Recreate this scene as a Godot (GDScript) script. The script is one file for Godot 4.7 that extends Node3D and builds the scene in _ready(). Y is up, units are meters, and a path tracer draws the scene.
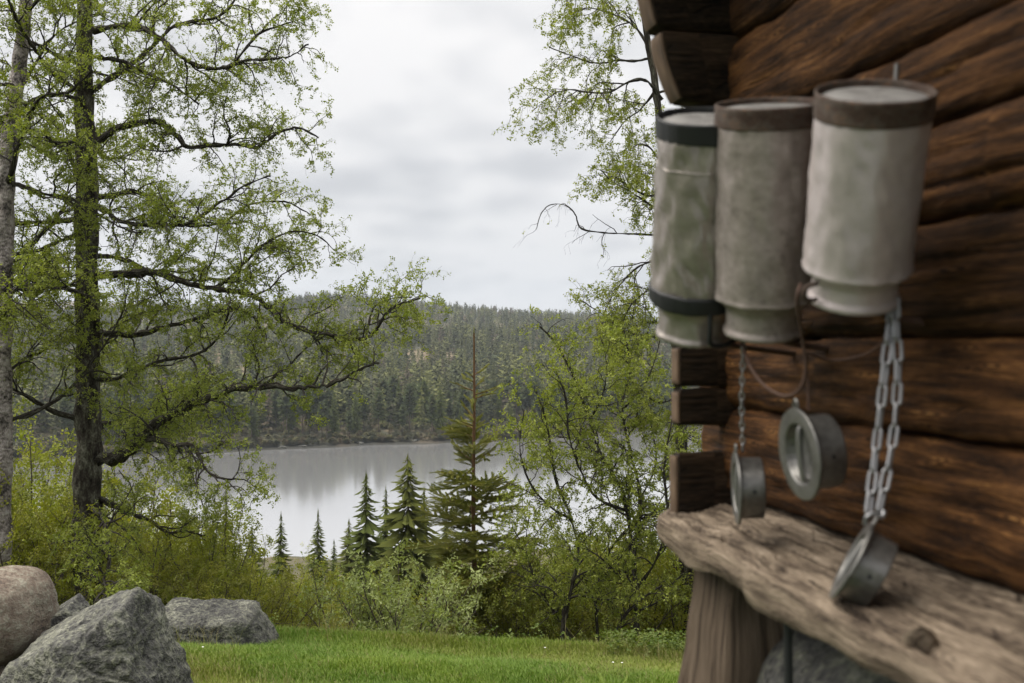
extends Node3D
# A log storehouse above a forest lake: milk cans on the wall, birches, boulders, lake and wooded hill.

const EYE := 1.02            # camera height above the ground beside the storehouse
const FOCAL := 1000.0        # focal length in pixels of a 1024 x 683 picture
const LAKE := -24.0          # water level

var rng := RandomNumberGenerator.new()
var noise := FastNoiseLite.new()
var rough := FastNoiseLite.new()
var mat := {}
var mesh_of := {}
var counts := {}


class Geo:
	var v := PackedVector3Array()
	var n := PackedVector3Array()
	var uv := PackedVector2Array()
	var c := PackedColorArray()
	var i := PackedInt32Array()

	func quad(a: int, b: int, d: int, e: int) -> void:
		i.append_array(PackedInt32Array([a, b, d, a, d, e]))

	# normals by summing the faces round every vertex; vertices at the same place share one when weld is set
	func smooth(weld := false) -> void:
		n.resize(v.size())
		n.fill(Vector3.ZERO)
		var same := PackedInt32Array()
		same.resize(v.size())
		var at := {}
		for k in v.size():
			same[k] = k
			if weld:
				var key := Vector3i((v[k] * 20000.0).round())
				if at.has(key):
					same[k] = at[key]
				else:
					at[key] = k
		for k in range(0, i.size(), 3):
			var f := (v[i[k + 2]] - v[i[k]]).cross(v[i[k + 1]] - v[i[k]])
			for j in 3:
				n[same[i[k + j]]] += f
		for k in v.size():
			n[k] = n[same[k]].normalized()

	func mesh() -> ArrayMesh:
		var a := []
		a.resize(Mesh.ARRAY_MAX)
		a[Mesh.ARRAY_VERTEX] = v
		if n.size() == v.size():
			a[Mesh.ARRAY_NORMAL] = n
		if uv.size() == v.size():
			a[Mesh.ARRAY_TEX_UV] = uv
		if c.size() == v.size():
			a[Mesh.ARRAY_COLOR] = c
		a[Mesh.ARRAY_INDEX] = i
		var m := ArrayMesh.new()
		m.add_surface_from_arrays(Mesh.PRIMITIVE_TRIANGLES, a)
		return m


# ---------------------------------------------------------------- naming and placing
func numbered(called: String) -> String:
	counts[called] = counts.get(called, 0) + 1
	return called if counts[called] == 1 else "%s_%03d" % [called, counts[called] - 1]


func tag(o: Node, label: String, category: String, group := "", kind := "") -> void:
	o.set_meta("label", label)
	if category:
		o.set_meta("category", category)
	if group:
		o.set_meta("group", group)
	if kind:
		o.set_meta("kind", kind)


func thing(called: String, at_place: Vector3, label: String, category: String, group := "") -> Node3D:
	var o := Node3D.new()
	o.name = numbered(called)
	add_child(o)
	o.position = at_place
	tag(o, label, category, group)
	return o


func part(called: String, m: Mesh, material: Material, parent: Node) -> MeshInstance3D:
	var o := MeshInstance3D.new()
	o.name = numbered(called) if parent == self else called
	o.mesh = m
	o.material_override = material
	parent.add_child(o, true)
	return o


func copies(called: String, m: Mesh, material: Material, where: Array, tint: PackedColorArray, parent: Node) -> MultiMeshInstance3D:
	var mm := MultiMesh.new()
	mm.transform_format = MultiMesh.TRANSFORM_3D
	mm.use_colors = true
	mm.mesh = m
	mm.instance_count = where.size()
	for k in where.size():
		var t: Transform3D = where[k]
		mm.set_instance_transform(k, t)
		mm.set_instance_color(k, tint[k])
	var o := MultiMeshInstance3D.new()
	o.name = numbered(called) if parent == self else called
	o.multimesh = mm
	o.material_override = material
	parent.add_child(o, true)
	return o


func at(px: float, py: float, depth: float) -> Vector3:
	return Vector3((px - 512.0) / FOCAL * depth, EYE + (341.5 - py) / FOCAL * depth, -depth)


func dir_random() -> Vector3:
	var z := rng.randf_range(-1.0, 1.0)
	var a := rng.randf() * TAU
	var r := sqrt(1.0 - z * z)
	return Vector3(r * cos(a), z, r * sin(a))


func table(t: Array, x: float) -> float:
	if x <= t[0][0]:
		return t[0][1]
	for k in range(1, t.size()):
		if x <= t[k][0]:
			var f: float = (x - t[k - 1][0]) / (t[k][0] - t[k - 1][0])
			return lerpf(t[k - 1][1], t[k][1], f)
	return t[t.size() - 1][1]


func smooth_table(t: Array, x: float) -> float:
	if x <= t[0][0]:
		return t[0][1]
	for k in range(1, t.size()):
		if x <= t[k][0]:
			var f: float = (x - t[k - 1][0]) / (t[k][0] - t[k - 1][0])
			return lerpf(t[k - 1][1], t[k][1], f * f * (3.0 - 2.0 * f))
	return t[t.size() - 1][1]


# ---------------------------------------------------------------- shapes
func tube(g: Geo, pts: PackedVector3Array, radii: PackedFloat32Array, sides: int, gnarl := 0.0, uv_len := 1.0, cap := false) -> void:
	var count := pts.size()
	var t := (pts[1] - pts[0]).normalized()
	var u := t.cross(Vector3.UP if absf(t.y) < 0.9 else Vector3.RIGHT).normalized()
	var base := g.v.size()
	var along := 0.0
	for k in count:
		var nt := (pts[mini(k + 1, count - 1)] - pts[maxi(k - 1, 0)]).normalized()
		u = (u - nt * u.dot(nt)).normalized()
		var w := nt.cross(u)
		if k:
			along += pts[k].distance_to(pts[k - 1])
		for s in sides + 1:
			var a := TAU * s / sides
			var d := u * cos(a) + w * sin(a)
			var r := radii[k]
			if gnarl > 0.0:
				var q := pts[k] + d * r
				r *= 1.0 + gnarl * (noise.get_noise_3d(q.x * 60.0, q.y * 25.0, q.z * 60.0) + 0.6 * noise.get_noise_3d(q.x * 170.0, q.y * 70.0, q.z * 170.0))
			g.v.append(pts[k] + d * r)
			g.n.append(d)
			g.uv.append(Vector2(float(s) / sides, along * uv_len))
	var row := sides + 1
	for k in count - 1:
		for s in sides:
			var a := base + k * row + s
			g.quad(a, a + row, a + row + 1, a + 1)
	if cap:
		for e in 2:
			var k: int = 0 if e == 0 else count - 1
			var mid := g.v.size()
			var nt := (pts[0] - pts[1]).normalized() if e == 0 else (pts[count - 1] - pts[count - 2]).normalized()
			g.v.append(pts[k])
			g.n.append(nt)
			g.uv.append(Vector2(0.5, 0.5))
			for s in sides + 1:
				g.v.append(g.v[base + k * row + s])
				g.n.append(nt)
				g.uv.append(Vector2(0.5 + 0.5 * cos(TAU * s / sides), 0.5 + 0.5 * sin(TAU * s / sides)))
			for s in sides:
				if e == 0:
					g.i.append_array(PackedInt32Array([mid, mid + 1 + s, mid + 2 + s]))
				else:
					g.i.append_array(PackedInt32Array([mid, mid + 2 + s, mid + 1 + s]))


# Catmull-Rom through rough points
func bent(pts: PackedVector3Array, per: int) -> PackedVector3Array:
	var out := PackedVector3Array()
	for k in pts.size() - 1:
		var a := pts[maxi(k - 1, 0)]
		var d := pts[mini(k + 2, pts.size() - 1)]
		for j in per:
			out.append(pts[k].cubic_interpolate(pts[k + 1], a, d, float(j) / per))
	out.append(pts[pts.size() - 1])
	return out


func taper(count: int, r0: float, r1: float, power := 1.0) -> PackedFloat32Array:
	var out := PackedFloat32Array()
	for k in count:
		out.append(lerpf(r0, r1, pow(float(k) / maxf(count - 1, 1), power)))
	return out


# turned shape round +y: outline is [radius, height] pairs, rising on the outside
func lathe(outline: Array, sides: int, dent := 0.0, split := 0.0) -> Geo:
	var g := Geo.new()
	var path := 0.0
	for k in outline.size():
		if k:
			path += Vector2(outline[k][0], outline[k][1]).distance_to(Vector2(outline[k - 1][0], outline[k - 1][1]))
		for s in sides + 1:
			var a := TAU * s / sides
			var r: float = outline[k][0]
			var y: float = outline[k][1]
			if dent > 0.0 and r > 0.01:
				r += dent * (noise.get_noise_3d(cos(a) * 22.0 + split, y * 130.0, sin(a) * 22.0) + 0.7 * noise.get_noise_3d(cos(a) * 60.0, y * 300.0 + split, sin(a) * 60.0) - 2.2 * maxf(0.0, noise.get_noise_3d(cos(a) * 26.0, y * 210.0 + split, sin(a) * 26.0) - 0.32))
			g.v.append(Vector3(cos(a) * r, y, sin(a) * r))
			g.uv.append(Vector2(float(s) / sides, path * 1.6))
	var row := sides + 1
	for k in outline.size() - 1:
		for s in sides:
			var q := k * row + s
			g.quad(q, q + 1, q + row + 1, q + row)
	g.smooth(true)
	return g


# a bar with rounded edges, cut into a grid and bent by a function: half sizes, cuts along x, y, z
func block(half: Vector3, cuts: Vector3i, edge: float, shape: Callable, uv_scale := 1.0) -> Geo:
	var g := Geo.new()
	for axis in 3:
		for side in [-1.0, 1.0]:
			var ua := (axis + 1) % 3
			var va := (axis + 2) % 3
			var base := g.v.size()
			var cu: int = cuts[ua]
			var cv: int = cuts[va]
			for p in cu + 1:
				for q in cv + 1:
					var e := Vector3.ZERO
					e[axis] = side * half[axis]
					e[ua] = (2.0 * p / cu - 1.0) * half[ua]
					e[va] = (2.0 * q / cv - 1.0) * half[va]
					var inner := Vector3(clampf(e.x, -half.x + edge, half.x - edge), clampf(e.y, -half.y + edge, half.y - edge), clampf(e.z, -half.z + edge, half.z - edge))
					var d := e - inner
					var w := inner + d.normalized() * edge if d.length() > 0.0001 else e
					g.v.append(shape.call(w))
					match axis:
						0: g.uv.append(Vector2(w.y, w.z) * uv_scale * Vector2(0.35, 1.0) + Vector2(0.1, 0.37))
						1: g.uv.append(Vector2(w.x, w.z + 0.3 * side) * uv_scale)
						2: g.uv.append(Vector2(w.x, w.y + 0.55 * side) * uv_scale)
			for p in cu:
				for q in cv:
					var a := base + p * (cv + 1) + q
					if side > 0:
						g.quad(a, a + 1, a + cv + 2, a + cv + 1)
					else:
						g.quad(a, a + cv + 1, a + cv + 2, a + 1)
	g.smooth(true)
	return g


# a boulder: the room inside some planes, worn round and rough; planes are [normal, distance]
func boulder(planes: Array, sharp: float, lumps: float, around: int, salt: float) -> Geo:
	var g := Geo.new()
	var rows := around / 2
	for p in rows + 1:
		for q in around + 1:
			var la := PI * p / rows - PI / 2.0
			var lo := TAU * (q % around) / around
			var d := Vector3(cos(la) * cos(lo), sin(la), cos(la) * sin(lo))
			var sum := 0.0
			for pl in planes:
				var k: float = d.dot(pl[0].normalized()) / pl[1]
				if k > 0.0:
					sum += pow(k, sharp)
			var r := pow(sum, -1.0 / sharp)
			var e := d * r
			var f := noise.get_noise_3d(e.x * 28.0 + salt, e.y * 28.0, e.z * 28.0) + 0.5 * noise.get_noise_3d(e.x * 75.0, e.y * 75.0 + salt, e.z * 75.0) + 0.3 * noise.get_noise_3d(e.x * 190.0, e.y * 190.0, e.z * 190.0 + salt)
			f -= 0.5 * maxf(0.0, 0.12 - absf(noise.get_noise_3d(e.x * 18.0 + salt * 2.0, e.y * 30.0, e.z * 18.0))) / 0.12
			e += d * f * lumps
			g.v.append(e)
			g.uv.append(Vector2(lo / PI, la / PI))
	var row := around + 1
	for p in rows:
		for q in around:
			var a := p * row + q
			g.quad(a, a + 1, a + row + 1, a + row)
	g.smooth(true)
	return g


# ---------------------------------------------------------------- materials
func picture(w: int, h: int, bytes: PackedByteArray) -> ImageTexture:
	return ImageTexture.create_from_image(Image.create_from_data(w, h, false, Image.FORMAT_RGB8, bytes))


func srgb8(c: Color) -> Color:
	return c.linear_to_srgb()


# timber: grain along u, knots, drying checks; stops is a row of linear colours from dark to light
func timber(w: int, h: int, stops: Array, check: float, knots: int, salt: int, patch: float, sway := 12.0) -> Array:
	var f := FastNoiseLite.new()
	f.seed = salt
	f.noise_type = FastNoiseLite.TYPE_SIMPLEX
	f.frequency = 1.0
	f.fractal_type = FastNoiseLite.FRACTAL_NONE
	var r := RandomNumberGenerator.new()
	r.seed = salt
	var spots := []
	for k in knots:
		spots.append([r.randf() * w, r.randf() * h, r.randf_range(9.0, 22.0), r.randf_range(5.0, 10.0)])
	var ramp := []
	for s in stops:
		ramp.append(srgb8(s))
	var col := PackedByteArray()
	var hgt := PackedByteArray()
	col.resize(w * h * 3)
	hgt.resize(w * h * 3)
	var pos := 0
	for y in h:
		var near := spots.filter(func(s): return absf(y - s[1]) < s[3] * 4.0)
		for x in w:
			var yy := y + 0.0
			var knot := 0.0
			for s in near:
				var dx: float = (x - s[0]) / s[2]
				var dy: float = (y - s[1]) / s[3]
				if absf(dx) < 4.0 and absf(dy) < 4.0:
					var q := exp(-(dx * dx + dy * dy))
					yy += dy * 6.0 * exp(-0.5 * (dx * dx + dy * dy) * 0.6)
					knot = maxf(knot, q)
			var wave := f.get_noise_2d(x * 0.0022, yy * 0.008) * sway
			var g1 := f.get_noise_2d(x * 0.004, (yy + wave) * 0.09)
			var g2 := f.get_noise_2d(x * 0.013 + 90.0, (yy + wave) * 0.33)
			var g3 := f.get_noise_2d(x * 0.05 + 30.0, (yy + wave) * 0.8)
			var big := f.get_noise_2d(x * 0.008 + 300.0, y * 0.022)
			var dots := f.get_noise_2d(x * 0.045 + 500.0, y * 0.09)
			var tone := 0.43 + 0.1 * g1 + 0.14 * g2 + 0.13 * g3 + patch * big + 0.5 * patch * maxf(0.0, dots - 0.3)
			var line := absf(f.get_noise_2d(x * 0.0035 + 700.0, (yy + wave * 1.5) * 0.035))
			var gap := maxf(0.0, 1.0 - line / check) if f.get_noise_2d(x * 0.004 + 900.0, y * 0.01) > -0.15 else 0.0
			tone -= 0.5 * gap
			tone += knot * 0.5 * (1.0 - 1.6 * exp(-pow((knot - 0.75) / 0.15, 2.0)))
			tone = clampf(tone, 0.0, 0.999) * (ramp.size() - 1)
			var c: Color = ramp[int(tone)].lerp(ramp[int(tone) + 1], tone - int(tone))
			col[pos] = int(c.r * 255.0)
			col[pos + 1] = int(c.g * 255.0)
			col[pos + 2] = int(c.b * 255.0)
			var e := int(clampf(0.6 + 0.16 * g2 + 0.14 * g3 + 0.1 * g1 - 0.55 * gap + 0.2 * knot, 0.0, 1.0) * 255.0)
			hgt[pos] = e
			hgt[pos + 1] = e
			hgt[pos + 2] = e
			pos += 3
	return [picture(w, h, col), picture(w, h, hgt)]


# blotchy surfaces (metal, stone, bark): layers of [x frequency, y frequency, strength] mixed into one tone
func blotches(w: int, h: int, stops: Array, layers: Array, salt: int, ridged := false) -> Array:
	var f := FastNoiseLite.new()
	f.seed = salt
	f.noise_type = FastNoiseLite.TYPE_SIMPLEX
	f.frequency = 1.0
	f.fractal_type = FastNoiseLite.FRACTAL_NONE
	var ramp := []
	for s in stops:
		ramp.append(srgb8(s))
	var col := PackedByteArray()
	var hgt := PackedByteArray()
	col.resize(w * h * 3)
	hgt.resize(w * h * 3)
	var pos := 0
	for y in h:
		# wrap round in x so that the seam of a turned shape does not show
		for x in w:
			var a := TAU * x / w
			var tone := 0.5
			var e := 0.5
			for l in layers:
				var k: float = l[0] * w / TAU
				var q := f.get_noise_3d(cos(a) * k, sin(a) * k + l[2] * 131.0, y * l[1])
				if ridged:
					q = 1.0 - 3.0 * absf(q)
				tone += q * l[2]
				e += q * l[2]
			tone = clampf(tone, 0.0, 0.999) * (ramp.size() - 1)
			var c: Color = ramp[int(tone)].lerp(ramp[int(tone) + 1], tone - int(tone))
			col[pos] = int(c.r * 255.0)
			col[pos + 1] = int(c.g * 255.0)
			col[pos + 2] = int(c.b * 255.0)
			var b := int(clampf(e, 0.0, 1.0) * 255.0)
			hgt[pos] = b
			hgt[pos + 1] = b
			hgt[pos + 2] = b
			pos += 3
	return [picture(w, h, col), picture(w, h, hgt)]


func surface(called: String, tex: Array, roughness: float, relief: float, uv_scale := Vector3.ONE, metal := 0.0) -> StandardMaterial3D:
	var m := StandardMaterial3D.new()
	m.resource_name = called
	if tex.size():
		m.albedo_texture = tex[0]
		if relief > 0.0:
			m.heightmap_enabled = true
			m.heightmap_texture = tex[1]
			m.heightmap_scale = relief
	m.roughness = roughness
	m.metallic = metal
	m.uv1_scale = uv_scale
	if called.ends_with("log") or called.ends_with("dark") or called.ends_with("wood"):
		m.metallic_specular = 0.25
	mat[called] = m
	return m


func plain(called: String, c: Color, roughness: float, metal := 0.0) -> StandardMaterial3D:
	var m := StandardMaterial3D.new()
	m.resource_name = called
	m.albedo_color = srgb8(c)
	m.roughness = roughness
	m.metallic = metal
	mat[called] = m
	return m


func leafy(called: String, through: Color, roughness := 0.5) -> void:
	var m := StandardMaterial3D.new()
	m.resource_name = called
	m.vertex_color_use_as_albedo = true
	m.roughness = roughness
	m.metallic_specular = 0.35
	m.backlight_enabled = true
	m.backlight = through
	mat[called] = m


func make_materials() -> void:
	surface("wall_log", timber(1024, 512, [Color(0.003, 0.0016, 0.001), Color(0.019, 0.0085, 0.0035), Color(0.07, 0.031, 0.011), Color(0.14, 0.065, 0.022), Color(0.38, 0.2, 0.07)], 0.03, 44, 11, 0.15), 0.7, 0.4)
	surface("wall_log_dark", timber(768, 384, [Color(0.003, 0.0016, 0.001), Color(0.011, 0.0054, 0.0025), Color(0.04, 0.0185, 0.0075), Color(0.085, 0.041, 0.0155), Color(0.26, 0.135, 0.048)], 0.03, 22, 23, 0.16), 0.72, 0.4)
	surface("bench_wood", timber(1024, 512, [Color(0.014, 0.01, 0.008), Color(0.075, 0.057, 0.042), Color(0.165, 0.13, 0.096), Color(0.255, 0.205, 0.155), Color(0.4, 0.33, 0.25)], 0.028, 5, 37, 0.16, 5.0), 0.85, 0.45, Vector3(0.42, 1.0, 1.0))
	surface("post_wood", timber(384, 384, [Color(0.016, 0.012, 0.009), Color(0.06, 0.044, 0.032), Color(0.1, 0.075, 0.055), Color(0.145, 0.112, 0.083), Color(0.24, 0.19, 0.14)], 0.03, 2, 51, 0.2, 6.0), 0.85, 0.5, Vector3(0.45, 1.0, 1.0))
	surface("corner_wood", timber(384, 384, [Color(0.004, 0.003, 0.002), Color(0.013, 0.009, 0.006), Color(0.028, 0.018, 0.011), Color(0.05, 0.032, 0.019), Color(0.1, 0.065, 0.04)], 0.04, 4, 57, 0.18), 0.8, 0.4)
	surface("end_grain", blotches(256, 256, [Color(0.03, 0.018, 0.01), Color(0.085, 0.052, 0.03), Color(0.16, 0.105, 0.064)], [[0.03, 0.03, 0.3], [0.1, 0.1, 0.25]], 5), 0.85, 0.6)
	surface("can_pale", blotches(512, 512, [Color(0.22, 0.19, 0.185), Color(0.41, 0.362, 0.36), Color(0.48, 0.428, 0.425), Color(0.55, 0.498, 0.495)], [[0.012, 0.014, 0.12], [0.04, 0.05, 0.1], [0.2, 0.2, 0.1]], 61), 0.38, 0.05, Vector3.ONE, 0.28)
	surface("can_dull", blotches(512, 512, [Color(0.105, 0.092, 0.08), Color(0.24, 0.208, 0.19), Color(0.295, 0.258, 0.238), Color(0.4, 0.36, 0.335)], [[0.015, 0.02, 0.15], [0.05, 0.06, 0.17], [0.22, 0.25, 0.15]], 67), 0.45, 0.06, Vector3.ONE, 0.28)
	surface("can_green", blotches(512, 512, [Color(0.145, 0.13, 0.11), Color(0.28, 0.248, 0.228), Color(0.355, 0.318, 0.296), Color(0.47, 0.43, 0.405)], [[0.008, 0.02, 0.14], [0.04, 0.05, 0.1], [0.2, 0.2, 0.1]], 71), 0.32, 0.05, Vector3.ONE, 0.5)
	surface("rust_band", blotches(512, 128, [Color(0.02, 0.012, 0.008), Color(0.055, 0.03, 0.02), Color(0.075, 0.06, 0.05), Color(0.2, 0.075, 0.03)], [[0.03, 0.03, 0.3], [0.12, 0.12, 0.2]], 73), 0.75, 0.1, Vector3(1, 6, 1), 0.2)
	surface("base_plate", blotches(256, 256, [Color(0.14, 0.135, 0.13), Color(0.29, 0.285, 0.28), Color(0.38, 0.375, 0.37)], [[0.02, 0.03, 0.3], [0.1, 0.12, 0.15]], 79), 0.5, 0.1, Vector3.ONE, 0.35)
	surface("lid_metal", blotches(256, 256, [Color(0.08, 0.078, 0.074), Color(0.17, 0.167, 0.16), Color(0.26, 0.255, 0.248)], [[0.02, 0.03, 0.25], [0.1, 0.12, 0.15]], 83), 0.36, 0.08, Vector3.ONE, 0.75)
	surface("chain_metal", blotches(128, 128, [Color(0.12, 0.12, 0.125), Color(0.28, 0.285, 0.3), Color(0.4, 0.4, 0.42)], [[0.05, 0.05, 0.3]], 89), 0.4, 0.0, Vector3.ONE, 0.7)
	plain("black_iron", Color(0.022, 0.023, 0.025), 0.5, 0.4)
	plain("rusty_wire", Color(0.075, 0.042, 0.03), 0.8, 0.2)
	var s := surface("stone_grey", blotches(512, 512, [Color(0.01, 0.01, 0.01), Color(0.033, 0.033, 0.033), Color(0.068, 0.067, 0.065), Color(0.105, 0.107, 0.09), Color(0.175, 0.18, 0.13), Color(0.27, 0.27, 0.235)], [[0.007, 0.008, 0.25], [0.025, 0.03, 0.28], [0.06, 0.06, 0.28], [0.13, 0.13, 0.24], [0.3, 0.3, 0.14]], 91), 0.92, 1.8, Vector3.ONE * 0.9)
	s.uv1_triplanar = true
	s = surface("stone_red", blotches(512, 512, [Color(0.022, 0.017, 0.014), Color(0.075, 0.054, 0.042), Color(0.13, 0.096, 0.074), Color(0.17, 0.142, 0.112), Color(0.22, 0.212, 0.165), Color(0.3, 0.29, 0.24)], [[0.007, 0.008, 0.22], [0.025, 0.03, 0.22], [0.06, 0.06, 0.2], [0.13, 0.13, 0.2], [0.3, 0.3, 0.14]], 93), 0.92, 1.0, Vector3.ONE * 0.9)
	s.uv1_triplanar = true
	surface("bark_dark", blotches(256, 512, [Color(0.009, 0.008, 0.007), Color(0.028, 0.023, 0.019), Color(0.052, 0.045, 0.037), Color(0.1, 0.098, 0.075), Color(0.2, 0.19, 0.16)], [[0.02, 0.012, 0.3], [0.07, 0.035, 0.24], [0.16, 0.12, 0.2]], 101), 0.92, 2.0, Vector3(1, 0.6, 1))
	surface("bark_pale", blotches(256, 512, [Color(0.02, 0.017, 0.016), Color(0.1, 0.085, 0.08), Color(0.23, 0.2, 0.19), Color(0.36, 0.32, 0.31), Color(0.45, 0.42, 0.4)], [[0.012, 0.02, 0.3], [0.04, 0.09, 0.26], [0.14, 0.16, 0.2]], 103), 0.9, 1.6, Vector3(1, 0.6, 1))
	plain("twig_bark", Color(0.03, 0.024, 0.021), 0.9)
	plain("young_bark", Color(0.07, 0.055, 0.045), 0.9)
	plain("spruce_bark", Color(0.14, 0.075, 0.038), 0.9)
	plain("old_spruce_bark", Color(0.075, 0.055, 0.045), 0.9)
	leafy("leaf", Color(0.85, 0.88, 0.4))
	leafy("needle", Color(0.45, 0.5, 0.2), 0.7)
	leafy("grass_blade", Color(0.6, 0.7, 0.25))
	leafy("far_needle", Color(0.2, 0.2, 0.1), 0.8)
	var gm := surface("soil", blotches(512, 512, [Color(0.45, 0.45, 0.45), Color(0.75, 0.75, 0.75), Color(1, 1, 1)], [[0.01, 0.01, 0.3], [0.05, 0.05, 0.25], [0.2, 0.2, 0.2]], 107), 0.95, 0.0, Vector3.ONE * 0.31)
	gm.uv1_triplanar = true
	gm.uv1_world_triplanar = true
	gm.vertex_color_use_as_albedo = true
	var wm := plain("water", Color(0.55, 0.56, 0.58), 0.11, 0.75)
	var wn := NoiseTexture2D.new()
	wn.width = 512
	wn.height = 512
	wn.seamless = true
	wn.as_normal_map = true
	wn.bump_strength = 1.2
	var wf := FastNoiseLite.new()
	wf.seed = 5
	wf.frequency = 0.02
	wn.noise = wf
	wm.normal_enabled = true
	wm.normal_texture = wn
	wm.normal_scale = 0.13
	wm.uv1_triplanar = true
	wm.uv1_world_triplanar = true
	wm.uv1_scale = Vector3(0.05, 0.05, 0.16)


# ---------------------------------------------------------------- the log storehouse
# Its own axes: x along the wall towards the camera from the corner, y up from the ground, z out of the wall.
func frame() -> Transform3D:
	var a := atan(0.232)
	var along := Vector3(sin(a), 0, cos(a))
	var out := Vector3(-cos(a), 0, sin(a))
	return Transform3D(Basis(along, Vector3.UP, out), -along * 2.5 - out * 1.15)


# a long hewn log along x: lower and upper edge, half depth
func hewn_log(x0: float, x1: float, y0: float, y1: float, z_mid: float, deep: float, salt: float, checks: Array) -> Geo:
	var g := Geo.new()
	var rings := 150
	var sides := 56
	var mid := (y0 + y1) / 2.0
	var high := (y1 - y0) / 2.0
	for k in rings + 1:
		var x := lerpf(x0, x1, float(k) / rings)
		var sway := 0.012 * noise.get_noise_2d(x * 35.0, salt * 17.0)
		var swell := 1.0 + 0.07 * noise.get_noise_2d(x * 28.0 + 50.0, salt * 31.0)
		for s in sides + 1:
			var a := TAU * s / sides - PI
			var cy := sin(a)
			var cz := cos(a)
			# a squarish oval
			var f := pow(pow(absf(cy), 3.6) + pow(absf(cz), 3.6), -1.0 / 3.6)
			var y := mid + cy * f * high * 1.015
			var z := z_mid + cz * f * deep * swell + sway
			var b := 0.004 * noise.get_noise_3d(x * 50.0, y * 260.0 + salt, z * 200.0) + 0.003 * noise.get_noise_3d(x * 200.0, y * 900.0, salt)
			for c in checks:
				var at_a: float = c[0] + 0.12 * noise.get_noise_2d(x * 40.0, salt + c[0] * 9.0)
				var off := absf(a - at_a)
				if off < 0.09 and x > c[1] and x < c[2]:
					b -= 0.012 * (1.0 - off / 0.09) * minf(1.0, minf(x - c[1], c[2] - x) * 12.0)
			g.v.append(Vector3(x, y + cy * b, z + cz * b))
			g.uv.append(Vector2(x * 0.48 + salt * 0.37, float(s) / sides * 2.0 + salt * 0.21))
	var row := sides + 1
	for k in rings:
		for s in sides:
			var q := k * row + s
			g.quad(q, q + 1, q + row + 1, q + row)
	g.smooth(true)
	# the sawn ends
	for e in 2:
		var base := g.v.size()
		var k: int = 0 if e == 0 else rings
		var nn := Vector3(-1 if e == 0 else 1, 0, 0)
		g.v.append(Vector3(x0 if e == 0 else x1, mid, z_mid))
		g.n.append(nn)
		g.uv.append(Vector2(0.5, 0.5))
		for s in row:
			var p := g.v[k * row + s]
			g.v.append(p)
			g.n.append(nn)
			g.uv.append(Vector2(0.5 + p.z * 0.3, 0.5 + p.y))
		for s in sides:
			if e == 1:
				g.i.append_array(PackedInt32Array([base, base + 1 + s, base + 2 + s]))
			else:
				g.i.append_array(PackedInt32Array([base, base + 2 + s, base + 1 + s]))
	return g


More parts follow.
